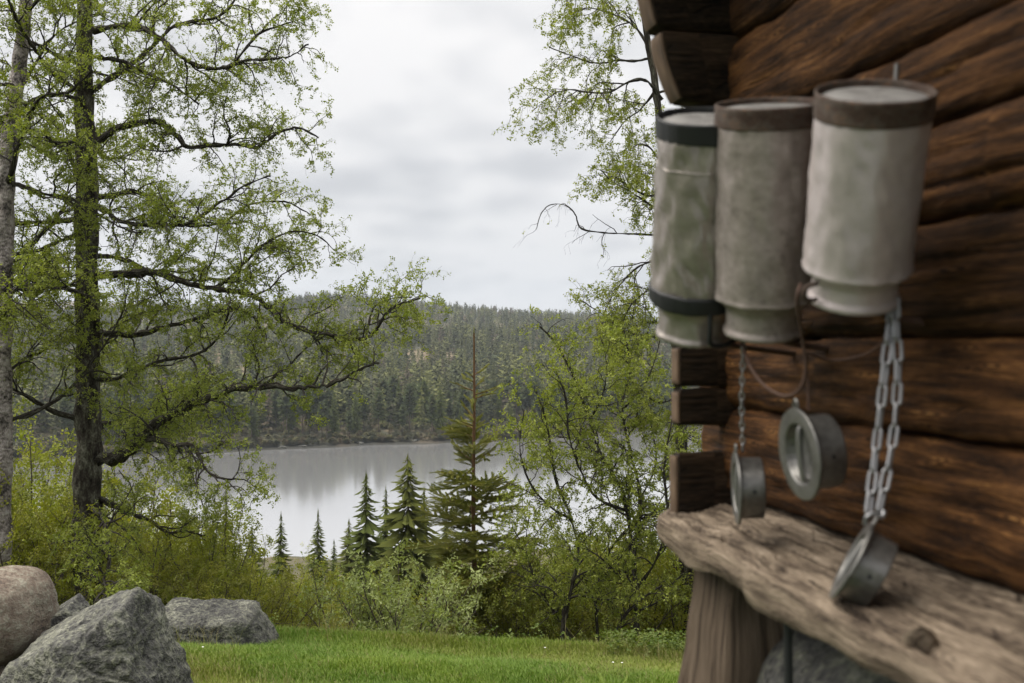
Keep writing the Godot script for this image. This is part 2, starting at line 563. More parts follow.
func build_storehouse() -> Node3D:
	var house := thing("log_storehouse", Vector3.ZERO, "dark brown log storehouse with projecting sill and notched corner logs", "storehouse")
	house.transform = frame()
	var e := EYE
	# courses of the long wall: lower edge, upper edge, checks [angle, from, to], dark
	var courses := [
		[-0.405, -0.172, [[0.1, 0.5, 3.0], [-0.5, 0.0, 0.9], [0.55, 0.7, 2.2]], false],
		[-0.172, 0.008, [[-0.25, 0.2, 1.9], [0.5, 0.9, 2.9]], false],
		[0.008, 0.218, [[0.25, 0.4, 2.6], [-0.6, 1.0, 3.0]], true],
		[0.218, 0.392, [[0.35, 0.3, 3.0], [-0.3, 0.6, 1.5]], false],
		[0.392, 0.55, [[0.05, 0.5, 3.0]], false],
		[0.55, 0.78, [[-0.35, 0.2, 1.7], [0.4, 0.8, 3.0]], false],
		[0.78, 1.0, [[0.2, 0.0, 2.0]], true],
		[1.0, 1.2, [[0.1, 0.4, 2.4]], true],
		[1.2, 1.42, [], true]]
	var n := 0
	for c in courses:
		n += 1
		var dark: bool = c[3]
		part("wall_log", hewn_log(-0.06 + 0.02 * sin(n * 5.0), 3.4, e + c[0], e + c[1], -0.055, 0.075, float(n), c[2]).mesh(), mat.wall_log_dark if dark else mat.wall_log, house)
	# logs of the end wall: they cross the long wall at the corner and stick out of it; their ends are cut square, the topmost are carved
	var ends := [[-0.47, -0.285, 0.155], [-0.222, -0.121, 0.15], [-0.121, -0.008, 0.15], [-0.008, 0.2, 0.08], [0.2, 0.4, 0.08], [0.4, 0.61, 0.09], [0.615, 0.8, 0.2], [0.8, 1.0, 0.25], [1.0, 1.2, 0.33], [1.2, 1.42, 0.36]]
	n = 0
	for c in ends:
		n += 1
		var lo: float = c[0]
		var hi: float = c[1]
		var reach: float = c[2]
		var carved := lo > 0.6
		var half := Vector3(1.35, (hi - lo) / 2.0 - 0.002, 0.045 if carved else 0.03)
		var salt := n * 3.7
		var shape := func(p: Vector3) -> Vector3:
			# the bar runs along x here and is turned to run along z; its far end (+x) is the end that sticks out
			var t := (p.y + half.y) / (2.0 * half.y)
			var out := p.x - half.x
			var q := p
			q.y += 0.006 * noise.get_noise_3d(p.x * 60.0, p.z * 80.0, salt) + 0.003 * noise.get_noise_3d(p.x * 250.0, p.z * 300.0, salt)
			q.z += 0.006 * noise.get_noise_3d(p.x * 60.0, p.y * 90.0, salt + 9.0)
			if carved and out > -0.3:
				out += -(0.06 if lo < 0.7 else 0.045) * pow(1.0 - t, 1.7) * (1.0 if lo < 0.7 else 0.9) * smoothstep(-0.3, 0.0, out)
			return Vector3(-q.z, e + (lo + hi) / 2.0 + q.y, reach + out)
		var b := block(half, Vector3i(40, 10, 8), 0.012, shape, 0.8)
		var o := part("corner_log", b.mesh(), mat.corner_wood, house)
		o.position.x = 0.062 if carved else 0.072
		# the sawn end, a thin weathered face
		var cap_shape := func(p: Vector3) -> Vector3:
			var t := (p.y + half.y) / (2.0 * half.y)
			var out := p.x + 0.001
			if carved:
				out -= (0.06 if lo < 0.7 else 0.045) * pow(clampf(1.0 - t, 0.0, 1.0), 1.7) * (1.0 if lo < 0.7 else 0.9)
			return Vector3(-p.z, e + (lo + hi) / 2.0 + p.y, reach + out)
		var cp := block(Vector3(0.004, half.y - 0.008, half.z - 0.008), Vector3i(1, 8, 5), 0.002, cap_shape, 1.0)
		var oc := part("end_grain", cp.mesh(), mat.end_grain, o)
		oc.position.x = 0.0
	# the sill that projects as a ledge
	var sill_half := Vector3(1.72, 0.052, 0.165)
	var sill_shape := func(p: Vector3) -> Vector3:
		var x := p.x + 1.67
		var out := (p.z + sill_half.z) / (2.0 * sill_half.z)
		var up := (p.y + sill_half.y) / (2.0 * sill_half.y)
		var reach := 0.208 + 0.045 * smoothstep(0.1, 1.3, x) + 0.006 * noise.get_noise_1d(x * 45.0) + 0.003 * noise.get_noise_1d(x * 210.0)
		reach += 0.012 * smoothstep(0.62, 0.65, x)
		reach -= 0.05 * pow(maxf(0.0, 0.12 - x) / 0.12, 2.0)
		var q := Vector3(x, 0, lerpf(-0.08, reach, out))
		var top := -0.405 - 0.045 * out + 0.005 * noise.get_noise_2d(x * 26.0, out * 40.0) + 0.004 * noise.get_noise_2d(x * 90.0, out * 240.0)
		# long checks opened by drying
		for c in [[0.35, 0.0, 1.3, 3.0], [0.62, 0.3, 2.4, 5.0], [0.84, 0.1, 1.0, 8.0], [0.9, 1.0, 2.8, 11.0], [0.2, 0.5, 2.9, 14.0]]:
			var off: float = absf(out - c[0] - 0.05 * noise.get_noise_2d(x * 25.0, c[3] * 10.0))
			if off < 0.022 and x > c[1] and x < c[2]:
				top -= 0.03 * (1.0 - off / 0.022)
		var under := -0.45 - 0.07 + 0.012 * smoothstep(0.5, 1.2, x) + 0.012 * noise.get_noise_2d(x * 40.0, 77.0)
		# a crack across the front edge
		var cut := absf(x - 0.4 - 0.03 * (1.0 - up))
		if cut < 0.012 and out > 0.8:
			q.z -= 0.018 * (1.0 - cut / 0.012)
		q.y = e + lerpf(under, top, up)
		q.z += 0.005 * sin(up * PI) * smoothstep(0.8, 1.0, out) + 0.003 * noise.get_noise_2d(x * 50.0, up * 90.0) * smoothstep(0.8, 1.0, out)
		return q
	part("sill_ledge", block(sill_half, Vector3i(300, 8, 60), 0.008, sill_shape, 1.3).mesh(), mat.bench_wood, house)
	# knot stump on the ledge
	var kn := Geo.new()
	tube(kn, bent(PackedVector3Array([Vector3(1.2, e - 0.46, 0.225), Vector3(1.205, e - 0.435, 0.232), Vector3(1.205, e - 0.42, 0.234)]), 3), PackedFloat32Array([0.034, 0.031, 0.028, 0.026, 0.022, 0.014, 0.004]), 14, 0.5)
	part("knot", kn.mesh(), mat.bench_wood, house)
	# carved posts under the ledge
	for px in [0.29, 2.9]:
		var ph := Vector3(0.5, 0.5, 0.5)
		var post_shape := func(p: Vector3) -> Vector3:
			var t := clampf(p.x + 0.5, 0.0, 1.0)         # 0 at the ground, 1 under the ledge
			var w := 0.205 + 0.24 * pow(1.0 - t, 1.5)
			var d := 0.2 + 0.28 * pow(1.0 - t, 1.6)
			w += 0.02 * smoothstep(0.85, 1.0, t)
			var q := Vector3(px + p.y * w, 0, 0.05 - p.z * d)
			q.y = -0.3 + t * (e - 0.2)
			q.x += 0.006 * noise.get_noise_3d(t * 40.0, p.z * 60.0, px * 40.0)
			q.z += 0.007 * noise.get_noise_3d(t * 45.0, p.y * 90.0, 30.0 + px)
			return q
		part("post", block(ph, Vector3i(40, 14, 14), 0.045, post_shape, 1.1).mesh(), mat.post_wood, house)
	# floor joists and roof, above and behind what the picture shows
	var roof_shape := func(p: Vector3) -> Vector3:
		return Vector3(p.x + 1.5, e + 1.5 + p.y - (p.z - 0.9) * 0.45, p.z - 0.5)
	part("roof", block(Vector3(2.4, 0.07, 1.0), Vector3i(10, 2, 8), 0.02, roof_shape, 0.5).mesh(), mat.wall_log_dark, house)
	# pegs that carry the cans, and a bent spike
	for p in [[Vector3(0.9, 0.03, -0.01), Vector3(0.91, 0.07, 0.15), Vector3(0.96, 0.2, 0.18)], [Vector3(0.585, -0.02, -0.01), Vector3(0.59, 0.02, 0.17), Vector3(0.63, 0.15, 0.19)], [Vector3(0.425, -0.03, -0.01), Vector3(0.43, 0.015, 0.25), Vector3(0.46, 0.14, 0.265)]]:
		var pg := Geo.new()
		var up := Vector3(0, e, 0)
		tube(pg, bent(PackedVector3Array([p[0] + up, p[1] + up, p[2] + up]), 5), taper(11, 0.007, 0.006), 10, 0.0, 1.0, true)
		part("iron_peg", pg.mesh(), mat.rusty_wire, house)
	var hk := Geo.new()
	tube(hk, bent(PackedVector3Array([Vector3(0.9, e + 0.43, 0.0), Vector3(0.9, e + 0.43, 0.05), Vector3(0.9, e + 0.445, 0.068), Vector3(0.9, e + 0.5, 0.066)]), 3), taper(10, 0.005, 0.0045), 8, 0.0, 1.0, true)
	part("iron_hook", hk.mesh(), mat.lid_metal, house)
	# iron rod hanging under the ledge
	var rd := Geo.new()
	tube(rd, PackedVector3Array([Vector3(0.73, e - 0.5, 0.19), Vector3(0.735, e - 0.75, 0.19), Vector3(0.735, 0.02, 0.195)]), taper(3, 0.009, 0.009), 8, 0.0, 1.0, true)
	part("iron_rod", rd.mesh(), mat.black_iron, house)
	return house


# stands a turned thing between two points of the scene: foot (its own origin) and head (+y)
func stand(o: Node3D, foot: Vector3, head: Vector3, spin := 0.0) -> void:
	var y := (head - foot).normalized()
	var x := y.cross(Vector3(0, 0, 1)).normalized()
	if x.length() < 0.5:
		x = Vector3.RIGHT
	o.transform = Transform3D(Basis(x, y, x.cross(y)) * Basis(Vector3.UP, spin), foot)


# milk can, mouth at the origin and base up; radius, length, radius of the mouth
func milk_can(label: String, foot: Vector3, head: Vector3, r: float, mouth: float, skin: String, band: String, shoulder: float, salt: float, dent: float) -> Node3D:
	var o := thing("milk_can", foot, label, "milk can", "")
	stand(o, foot, head)
	var h := foot.distance_to(head)
	var body := []
	for k in 25:
		body.append([r * (1.0 - 0.012 * pow(1.0 - k / 24.0, 2.0)), lerpf(shoulder + 0.012, h - 0.034, k / 24.0)])
	var low := [[r * 0.8, shoulder - 0.004], [r * 0.93, shoulder - 0.004], [r * 0.968, shoulder - 0.001], [r * 1.0, shoulder + 0.001], [r * 1.012, shoulder + 0.004], [r * 1.008, shoulder + 0.008]]
	part("body", lathe(low + body + [[r * 0.97, h - 0.031], [r * 0.5, h - 0.031]], 72, dent, salt).mesh(), mat[skin], o)
	var neck := [[mouth * 0.9, 0.1], [mouth * 0.9, 0.004], [mouth * 1.0, -0.002], [mouth * 1.07, 0.0], [mouth * 1.08, 0.005], [mouth * 1.06, 0.009], [mouth * 1.005, 0.014]]
	for k in 6:
		neck.append([mouth * (1.0 - 0.012 * k / 5.0), lerpf(0.018, shoulder * 0.62, k / 5.0)])
	for k in 6:
		var f := (k + 1) / 6.0
		neck.append([lerpf(mouth * 0.988, r * 0.95, f * f * (1.6 - 0.6 * f)), lerpf(shoulder * 0.62, shoulder - 0.002, f)])
	part("neck", lathe(neck, 72, dent * 0.4, salt + 4.0).mesh(), mat[skin], o)
	part("base_rim", lathe([[r * 0.99, h - 0.04], [r * 1.022, h - 0.039], [r * 1.03, h - 0.035], [r * 1.03, h - 0.004], [r * 1.035, h], [r * 1.015, h + 0.003], [r * 0.985, h + 0.001], [r * 0.98, h - 0.01], [r * 0.98, h - 0.014]], 72, dent * 0.5, salt + 8.0).mesh(), mat[band], o)
	if skin == "can_green":
		part("round_seam", lathe([[r * 0.985, h * 0.8 - 0.0035], [r * 1.003, h * 0.8 - 0.0025], [r * 1.006, h * 0.8], [r * 1.003, h * 0.8 + 0.0025], [r * 0.985, h * 0.8 + 0.0035]], 72, dent, salt).mesh(), mat[skin], o)
	part("base_plate", lathe([[r * 0.985, h - 0.013], [r * 0.9, h - 0.008], [r * 0.6, h - 0.005], [r * 0.3, h - 0.004], [0.0001, h - 0.004]], 48, dent * 0.3, salt + 2.0).mesh(), mat.base_plate, o)
	return o


# a can's lid: the rim at the origin, the plug down to -y, the grip across the outside on +y
func can_lid(called_label: String, r: float, plug: float, deep: float, skin: String) -> Node3D:
	var o := thing("can_lid", Vector3.ZERO, called_label, "can lid")
	part("plug", lathe([[plug * 0.93, 0.0], [plug * 0.93, -deep + 0.004], [plug * 0.95, -deep], [plug * 0.99, -deep], [plug, -deep + 0.003], [plug, -0.01], [plug * 1.01, -0.002]], 56, 0.0006).mesh(), mat[skin], o)
	# the rim is a flat ring round a sunken dish
	part("rim", lathe([[plug * 0.98, -0.003], [r * 0.985, -0.003], [r, -0.001], [r, 0.002], [r * 0.985, 0.004], [plug * 0.86, 0.004], [plug * 0.8, 0.001], [plug * 0.77, -0.018], [plug * 0.6, -0.02], [0.0001, -0.02]], 64, 0.0006).mesh(), mat[skin], o)
	var grip := Geo.new()
	tube(grip, bent(PackedVector3Array([Vector3(0, -0.02, -plug * 0.8), Vector3(0, -0.004, -plug * 0.66), Vector3(0, 0.0, 0), Vector3(0, -0.004, plug * 0.66), Vector3(0, -0.02, plug * 0.8)]), 4), taper(17, 0.0065, 0.0065), 8)
	part("grip", grip.mesh(), mat[skin], o)
	var hole := Geo.new()
	tube(hole, PackedVector3Array([Vector3(plug * 0.985, -deep * 0.55, 0), Vector3(plug * 1.004, -deep * 0.55, 0)]), taper(2, 0.0045, 0.0045), 10, 0.0, 1.0, true)
	part("rivet_hole", hole.mesh(), mat.black_iron, o)
	# the ear that the chain is fixed to
	var ear := Geo.new()
	tube(ear, bent(PackedVector3Array([Vector3(-0.008, 0, -r + 0.003), Vector3(-0.007, 0, -r - 0.011), Vector3(0, 0, -r - 0.016), Vector3(0.007, 0, -r - 0.011), Vector3(0.008, 0, -r + 0.003)]), 3), taper(13, 0.003, 0.003), 6)
	part("ear", ear.mesh(), mat[skin], o)
	return o


func link_mesh(length: float, width: float, wire: float) -> ArrayMesh:
	var pts := PackedVector3Array()
	var hw := width / 2.0 - wire
	var hl := length / 2.0 - wire - hw
	for k in 13:
		var a := PI * k / 12.0
		pts.append(Vector3(cos(a) * hw, sin(a) * hw + hl, 0))
	for k in 13:
		var a := PI + PI * k / 12.0
		pts.append(Vector3(cos(a) * hw, sin(a) * hw - hl, 0))
	pts.append(pts[0])
	var g := Geo.new()
	tube(g, pts, taper(27, wire, wire), 7)
	return g.mesh()


func chain(label: String, path: PackedVector3Array, length: float, width: float, wire: float, spin: float) -> void:
	var o := thing("chain", path[path.size() - 1], label, "chain", "doubled heavy chain" if label.begins_with("one") else "")
	var m := link_mesh(length, width, wire)
	var fine := bent(path, 12)
	var pitch := length - 2.0 * wire
	var next := 0.0
	var run := 0.0
	var n := 0
	for k in range(1, fine.size()):
		var d := fine[k].distance_to(fine[k - 1])
		while next <= run + d:
			var p := fine[k - 1].lerp(fine[k], (next - run) / d)
			var t := (fine[k] - fine[k - 1]).normalized()
			var x := t.cross(Vector3(0, 0, 1)).normalized()
			var b := Basis(x, t, x.cross(t)) * Basis(Vector3.UP, spin + (PI / 2.0 if n % 2 else 0.0) + 0.2 * sin(n * 2.3))
			var l := part("link", m, mat.chain_metal, o)
			l.transform = Transform3D(b, p - o.position)
			next += pitch
			n += 1
		run += d


func wire_loop(called: String, label: String, category: String, pts: Array, r: float, material: Material) -> void:
	var path := PackedVector3Array()
	for p in pts:
		path.append(at(p[0], p[1], p[2]))
	var o := thing(called, path[path.size() - 1], label, category)
	for k in path.size():
		path[k] -= o.position
	var fine := bent(path, 6)
	var g := Geo.new()
	tube(g, fine, taper(fine.size(), r, r), 7, 0.0, 1.0, true)
	part("strand", g.mesh(), material, o)


func build_cans() -> void:
	var can := milk_can("pale grey milk can with rusty rim and rivets, beside the heavy chain", at(853, 298, 1.77), at(875, 92, 1.615), 0.0915, 0.073, "can_pale", "rust_band", 0.058, 3.0, 0.0022)
	# strap with rivets at the mouth
	for k in 3:
		var g := Geo.new()
		var a := -1.05 + (0.11 if k == 1 else (0.0 if k == 0 else 0.22))
		var y := 0.03 if k != 1 else 0.04
		var d := Vector3(sin(a + PI / 2.0 + 1.2), 0, cos(a + PI / 2.0 + 1.2)) * 0.95
		tube(g, PackedVector3Array([d * 0.07 + Vector3(0, y, 0), d * 0.0795 + Vector3(0, y, 0), d * 0.083 + Vector3(0, y, 0)]), PackedFloat32Array([0.006, 0.0055, 0.003]), 8, 0.0, 1.0, true)
		part("rivet", g.mesh(), mat.can_pale, can)
	var bracket := Geo.new()
	tube(bracket, bent(PackedVector3Array([Vector3(-0.074, 0.045, 0.03), Vector3(-0.094, 0.04, 0.032), Vector3(-0.1, 0.028, 0.034), Vector3(-0.092, 0.016, 0.033), Vector3(-0.074, 0.014, 0.03)]), 4), taper(17, 0.0045, 0.0045), 8)
	part("handle", bracket.mesh(), mat.rust_band, can)

	milk_can("mottled dull grey milk can hanging between the two other cans", at(763, 331, 2.08), at(769, 104, 1.93), 0.1, 0.076, "can_dull", "rust_band", 0.075, 14.0, 0.0028)

	can = milk_can("greenish milk can with black iron bands and a handle, beside corner logs", at(694, 333, 2.22), at(706, 117, 2.03), 0.098, 0.078, "can_green", "black_iron", 0.083, 27.0, 0.0055)
	part("shoulder_band", lathe([[0.0965, 0.079], [0.101, 0.08], [0.1035, 0.085], [0.1035, 0.112], [0.1015, 0.117], [0.097, 0.118]], 72, 0.002, 27.0).mesh(), mat.black_iron, can)
	var hd := Geo.new()
	tube(hd, bent(PackedVector3Array([Vector3(0.012, 0.085, 0.1), Vector3(0.012, 0.05, 0.106), Vector3(0.014, 0.022, 0.106), Vector3(0.03, 0.012, 0.102), Vector3(0.06, 0.012, 0.088), Vector3(0.078, 0.022, 0.074), Vector3(0.082, 0.05, 0.07), Vector3(0.08, 0.085, 0.068)]), 4), taper(29, 0.0055, 0.0055), 8, 0.0, 1.0, true)
	part("handle", hd.mesh(), mat.black_iron, can)

	# lid that stands on the ledge by the corner
	var lid := can_lid("small can lid on a thin chain, standing upright on the sill", 0.078, 0.066, 0.052, "lid_metal")
	place_lid(lid, at(737, 488, 2.16), Vector3(-0.99, -0.03, -0.1), Vector3(0.1, 0.98, 0.0))
	# lid that hangs with its grip side out
	lid = can_lid("round can lid hanging from a cord, slotted grip facing out", 0.087, 0.07, 0.06, "lid_metal")
	place_lid(lid, at(800, 454, 1.88), Vector3(-0.98, -0.1, 0.15), Vector3(0.13, 0.99, 0.0))
	# lid that leans on the ledge under the heavy chain
	lid = can_lid("tilted can lid with rivet hole, propped on the sill under heavy chain", 0.073, 0.063, 0.05, "lid_metal")
	place_lid(lid, at(852, 561, 1.7), Vector3(-0.82, 0.45, -0.25), Vector3(0.42, 0.8, 0.1))

	chain("thin chain of small links holding the upright lid", PackedVector3Array([at(744, 335, 2.1), at(742, 395, 2.13), at(743, 452, 2.16)]), 0.021, 0.0125, 0.0022, 0.4)
	chain("one strand of the doubled heavy galvanised chain above tilted lid", PackedVector3Array([at(895, 308, 1.73), at(898, 370, 1.715), at(893, 440, 1.7), at(878, 516, 1.68)]), 0.044, 0.0195, 0.0034, 0.7)
	chain("one strand of the doubled heavy galvanised chain above tilted lid", PackedVector3Array([at(892, 312, 1.74), at(884, 380, 1.725), at(876, 450, 1.715), at(868, 518, 1.69)]), 0.044, 0.0195, 0.0034, 0.85)
	wire_loop("shackle", "steel shackle joining heavy chain to the tilted lid", "shackle", [[865, 524, 1.68], [867, 517, 1.67], [874, 514, 1.67], [882, 517, 1.67], [884, 511, 1.675]], 0.004, mat.chain_metal)
	wire_loop("cord", "brown cord looping from can mouth and holding the slotted lid", "cord", [[801, 284, 1.74], [797, 300, 1.74], [801, 330, 1.82], [806, 365, 1.86], [800, 388, 1.88], [785, 396, 1.92], [765, 386, 1.98], [750, 366, 2.04], [742, 342, 2.09]], 0.0032, mat.rusty_wire)
	wire_loop("cord", "short brown cord straight above the slotted lid", "cord", [[805, 360, 1.865], [808, 385, 1.87], [809, 410, 1.875]], 0.0028, mat.rusty_wire)
	wire_loop("wire", "slack dark wire sagging against the wall under pale can", "wire", [[890, 322, 1.8], [880, 345, 1.86], [860, 356, 1.9], [830, 360, 1.93], [806, 352, 1.9]], 0.0026, mat.rusty_wire)


func place_lid(o: Node3D, where: Vector3, out: Vector3, up: Vector3) -> void:
	var y := out.normalized()
	var z := -(up - y * up.dot(y)).normalized()
	o.transform = Transform3D(Basis(y.cross(z), y, z), where)


# ---------------------------------------------------------------- land, water, sky
const SLOPE := [[-60.0, 5.0], [-12.0, 0.9], [0.0, 0.1], [2.8, 0.0], [4.6, -0.85], [6.2, -1.33], [7.8, -1.66], [9.7, -1.97], [11.5, -2.65], [14.0, -3.7], [18.0, -5.3], [30.0, -8.9], [60.0, -15.5], [100.0, -21.6], [116.0, -23.6], [124.0, -25.0], [135.0, -29.0]]
# ridge in the picture: column, row
const RIDGE := [[-900.0, 318.0], [-300.0, 322.0], [0.0, 318.0], [120.0, 314.0], [200.0, 313.0], [265.0, 311.0], [300.0, 302.0], [325.0, 298.0], [350.0, 299.0], [385.0, 305.0], [440.0, 311.0], [520.0, 319.0], [590.0, 323.0], [660.0, 331.0], [760.0, 338.0], [1000.0, 330.0], [1500.0, 322.0]]
const FAR_RIDGE := [[-900.0, 300.0], [-100.0, 309.0], [20.0, 303.0], [90.0, 301.0], [160.0, 306.0], [240.0, 318.0], [400.0, 335.0], [600.0, 338.0], [1500.0, 320.0]]
const SHORE := [[-600.0, 190.0], [100.0, 214.0], [250.0, 229.0], [330.0, 236.0], [380.0, 243.0], [520.0, 252.0], [600.0, 268.0], [660.0, 285.0], [1400.0, 330.0]]


func column_of(x: float, z: float) -> float:
	var a := clampf(atan2(x, -z), -1.25, 1.25)
	return 512.0 + tan(a) * FOCAL


func shore_at(col: float) -> float:
	return table(SHORE, col) / maxf(0.25, cos(atan((col - 512.0) / FOCAL))) + 3.0 * rough.get_noise_1d(col * 0.9)


func ground(x: float, z: float) -> float:
	var r := Vector2(x, z).length()
	var a := absf(atan2(x, -z))
	var d := lerpf(-z, r * (1.0 if z < 0 else -1.0), smoothstep(12.0, 60.0, r))
	var h := smooth_table(SLOPE, minf(d, 135.0)) if d < 12.0 else table(SLOPE, minf(d, 135.0))
	h += 0.03 * rough.get_noise_2d(x * 60.0, z * 60.0) + smoothstep(11.0, 40.0, r) * 0.7 * rough.get_noise_2d(x * 12.0, z * 12.0)
	h -= 0.35 * smoothstep(0.3, -0.5, x) * smoothstep(0.8, 2.0, -z) * (1.0 - smoothstep(3.5, 5.5, -z))
	h -= 0.05 * clampf(x, -4.0, 2.0) * smoothstep(6.0, 9.0, -z) * (1.0 - smoothstep(10.0, 14.0, -z))
	if r > 130.0 and z < 0:
		var col := column_of(x, z)
		var s := shore_at(col)
		var k := 1.0 / maxf(0.3, cos(minf(a, 1.2)))
		var crest := (341.5 - table(RIDGE, col)) / FOCAL * 1300.0 + EYE - 2.0
		var far := (341.5 - table(FAR_RIDGE, col)) / FOCAL * 2000.0 + EYE
		var up := [[0.0, -29.0], [s - 12.0, -26.0], [s, -23.7], [s + 9.0, -21.8], [s + 90.0, -16.0], [520.0 * k, -1.0], [850.0 * k, lerpf(8.0, crest, 0.5)], [1300.0 * k, crest], [1600.0 * k, crest * 0.4], [2000.0 * k, far], [2400.0 * k, far * 0.2]]
		h = maxf(h if r < 150.0 else -29.0, smooth_table(up, r) if r > s + 9.0 else table(up, r))
		h += smoothstep(s + 20.0, s + 200.0, r) * 4.0 * rough.get_noise_2d(x * 0.9, z * 0.9)
	return lerpf(h, 4.0 + r * 0.06, smoothstep(1.25, 1.7, a) * smoothstep(40.0, 120.0, r))


func build_land() -> void:
	var g := Geo.new()
	var radii := PackedFloat32Array()
	var r := 0.6
	while r < 2400.0:
		radii.append(r)
		r *= 1.026 if r < 30.0 or r > 400.0 else 1.02
	radii.append(2400.0)
	var spokes := 420
	for q in radii:
		for s in spokes + 1:
			# finer towards the view
			var f := 2.0 * s / spokes - 1.0
			var a := PI * (0.35 * f + 0.65 * f * f * f)
			var x := sin(a) * q
			var z := -cos(a) * q
			var h := ground(x, z)
			g.v.append(Vector3(x, h, z))
			g.c.append(soil_tint(x, z, q, h))
	var row := spokes + 1
	for k in radii.size() - 1:
		for s in spokes:
			var a := k * row + s
			g.quad(a, a + row, a + row + 1, a + 1)
	g.smooth()
	var o := part("ground", g.mesh(), mat.soil, self)
	tag(o, "sloping ground with lawn, heath bank, far shore and wooded hill", "", "", "structure")
	var w := Geo.new()
	for s in 61:
		var a := -1.35 + 2.7 * s / 60.0
		for q in [100.0, 140.0, 190.0, 240.0, 300.0, 420.0]:
			w.v.append(Vector3(sin(a) * q, LAKE, -cos(a) * q))
			w.n.append(Vector3.UP)
	for s in 60:
		for k in 5:
			var a := s * 6 + k
			w.quad(a, a + 1, a + 7, a + 6)
	o = part("lake_water", w.mesh(), mat.water, self)
	tag(o, "still grey forest lake mirroring sky and far trees", "", "", "structure")


func soil_tint(x: float, z: float, r: float, h: float) -> Color:
	var n1 := rough.get_noise_2d(x * 2.0, z * 2.0)
	var n2 := rough.get_noise_2d(x * 14.0 + 70.0, z * 14.0)
	var lawn := Color(0.045, 0.075, 0.016)
	var bank := Color(0.06, 0.062, 0.024).lerp(Color(0.13, 0.1, 0.05), clampf(0.5 + n2 * 1.3, 0.0, 1.0) * 0.6)
	var c := lawn.lerp(bank, smoothstep(9.6, 12.0, -z + n2 * 0.6) if r < 40.0 else 1.0)
	if r > 150.0:
		var bed := Color(0.03, 0.03, 0.025)
		var heath := Color(0.055, 0.055, 0.028)
		var bare := Color(0.19, 0.145, 0.085)
		c = heath.lerp(bare, smoothstep(0.05, 0.35, n1 + 0.7 * n2 + (0.02 if r < 330.0 else (0.22 if h > 40.0 else 0.0))))
		c = bed.lerp(c, smoothstep(-23.9, -22.6, h))
	return c


func build_sky() -> void:
	# an even layer of cloud with soft broken bands
	var w := 1024
	var h := 512
	var f := FastNoiseLite.new()
	f.seed = 21
	f.frequency = 1.0
	f.fractal_octaves = 5
	f.fractal_gain = 0.5
	var im := Image.create_empty(w, h, false, Image.FORMAT_RGBF)
	for y in h:
		var el := PI * (0.5 - (y + 0.5) / h)
		for x in w:
			var az := TAU * (x + 0.5) / w
			var d := Vector3(cos(el) * sin(az), sin(el), cos(el) * cos(az))
			# look up where the ray meets a cloud deck, so that bands flatten towards the horizon
			var k := 1.0 / (maxf(d.y, 0.0) + 0.14)
			var q := Vector2(d.x, d.z) * k
			var n := f.get_noise_2d(q.x * 0.9 + 13.1, q.y * 0.9 + 2.7)
			var n2 := f.get_noise_2d(q.x * 3.0 + 40.0, q.y * 3.0)
			var v := 0.62 + 0.22 * n + 0.12 * n2
			v = clampf(v, 0.5, 0.66) * 0.335 * (0.87 + 0.75 * maxf(d.y, 0.0))
			var blue := clampf((0.22 - v) * 0.6, -0.02, 0.05)
			im.set_pixel(x, y, Color(v * (1.0 - blue), v * (1.0 - blue * 0.3), v * (1.015 + blue * 0.6)))
	var sky := Sky.new()
	var m := PanoramaSkyMaterial.new()
	m.panorama = ImageTexture.create_from_image(im)
	sky.sky_material = m
	var e := Environment.new()
	e.background_mode = Environment.BG_SKY
	e.sky = sky
	e.tonemap_mode = Environment.TONE_MAPPER_LINEAR
	e.tonemap_exposure = 4.0
	e.sdfgi_enabled = true
	e.ssao_enabled = true
	e.ssil_enabled = true
	e.fog_enabled = true
	e.fog_density = 0.0002
	e.fog_light_color = Color(0.86, 0.9, 0.95)
	var we := WorldEnvironment.new()
	we.name = "daylight"
	we.environment = e
	add_child(we)


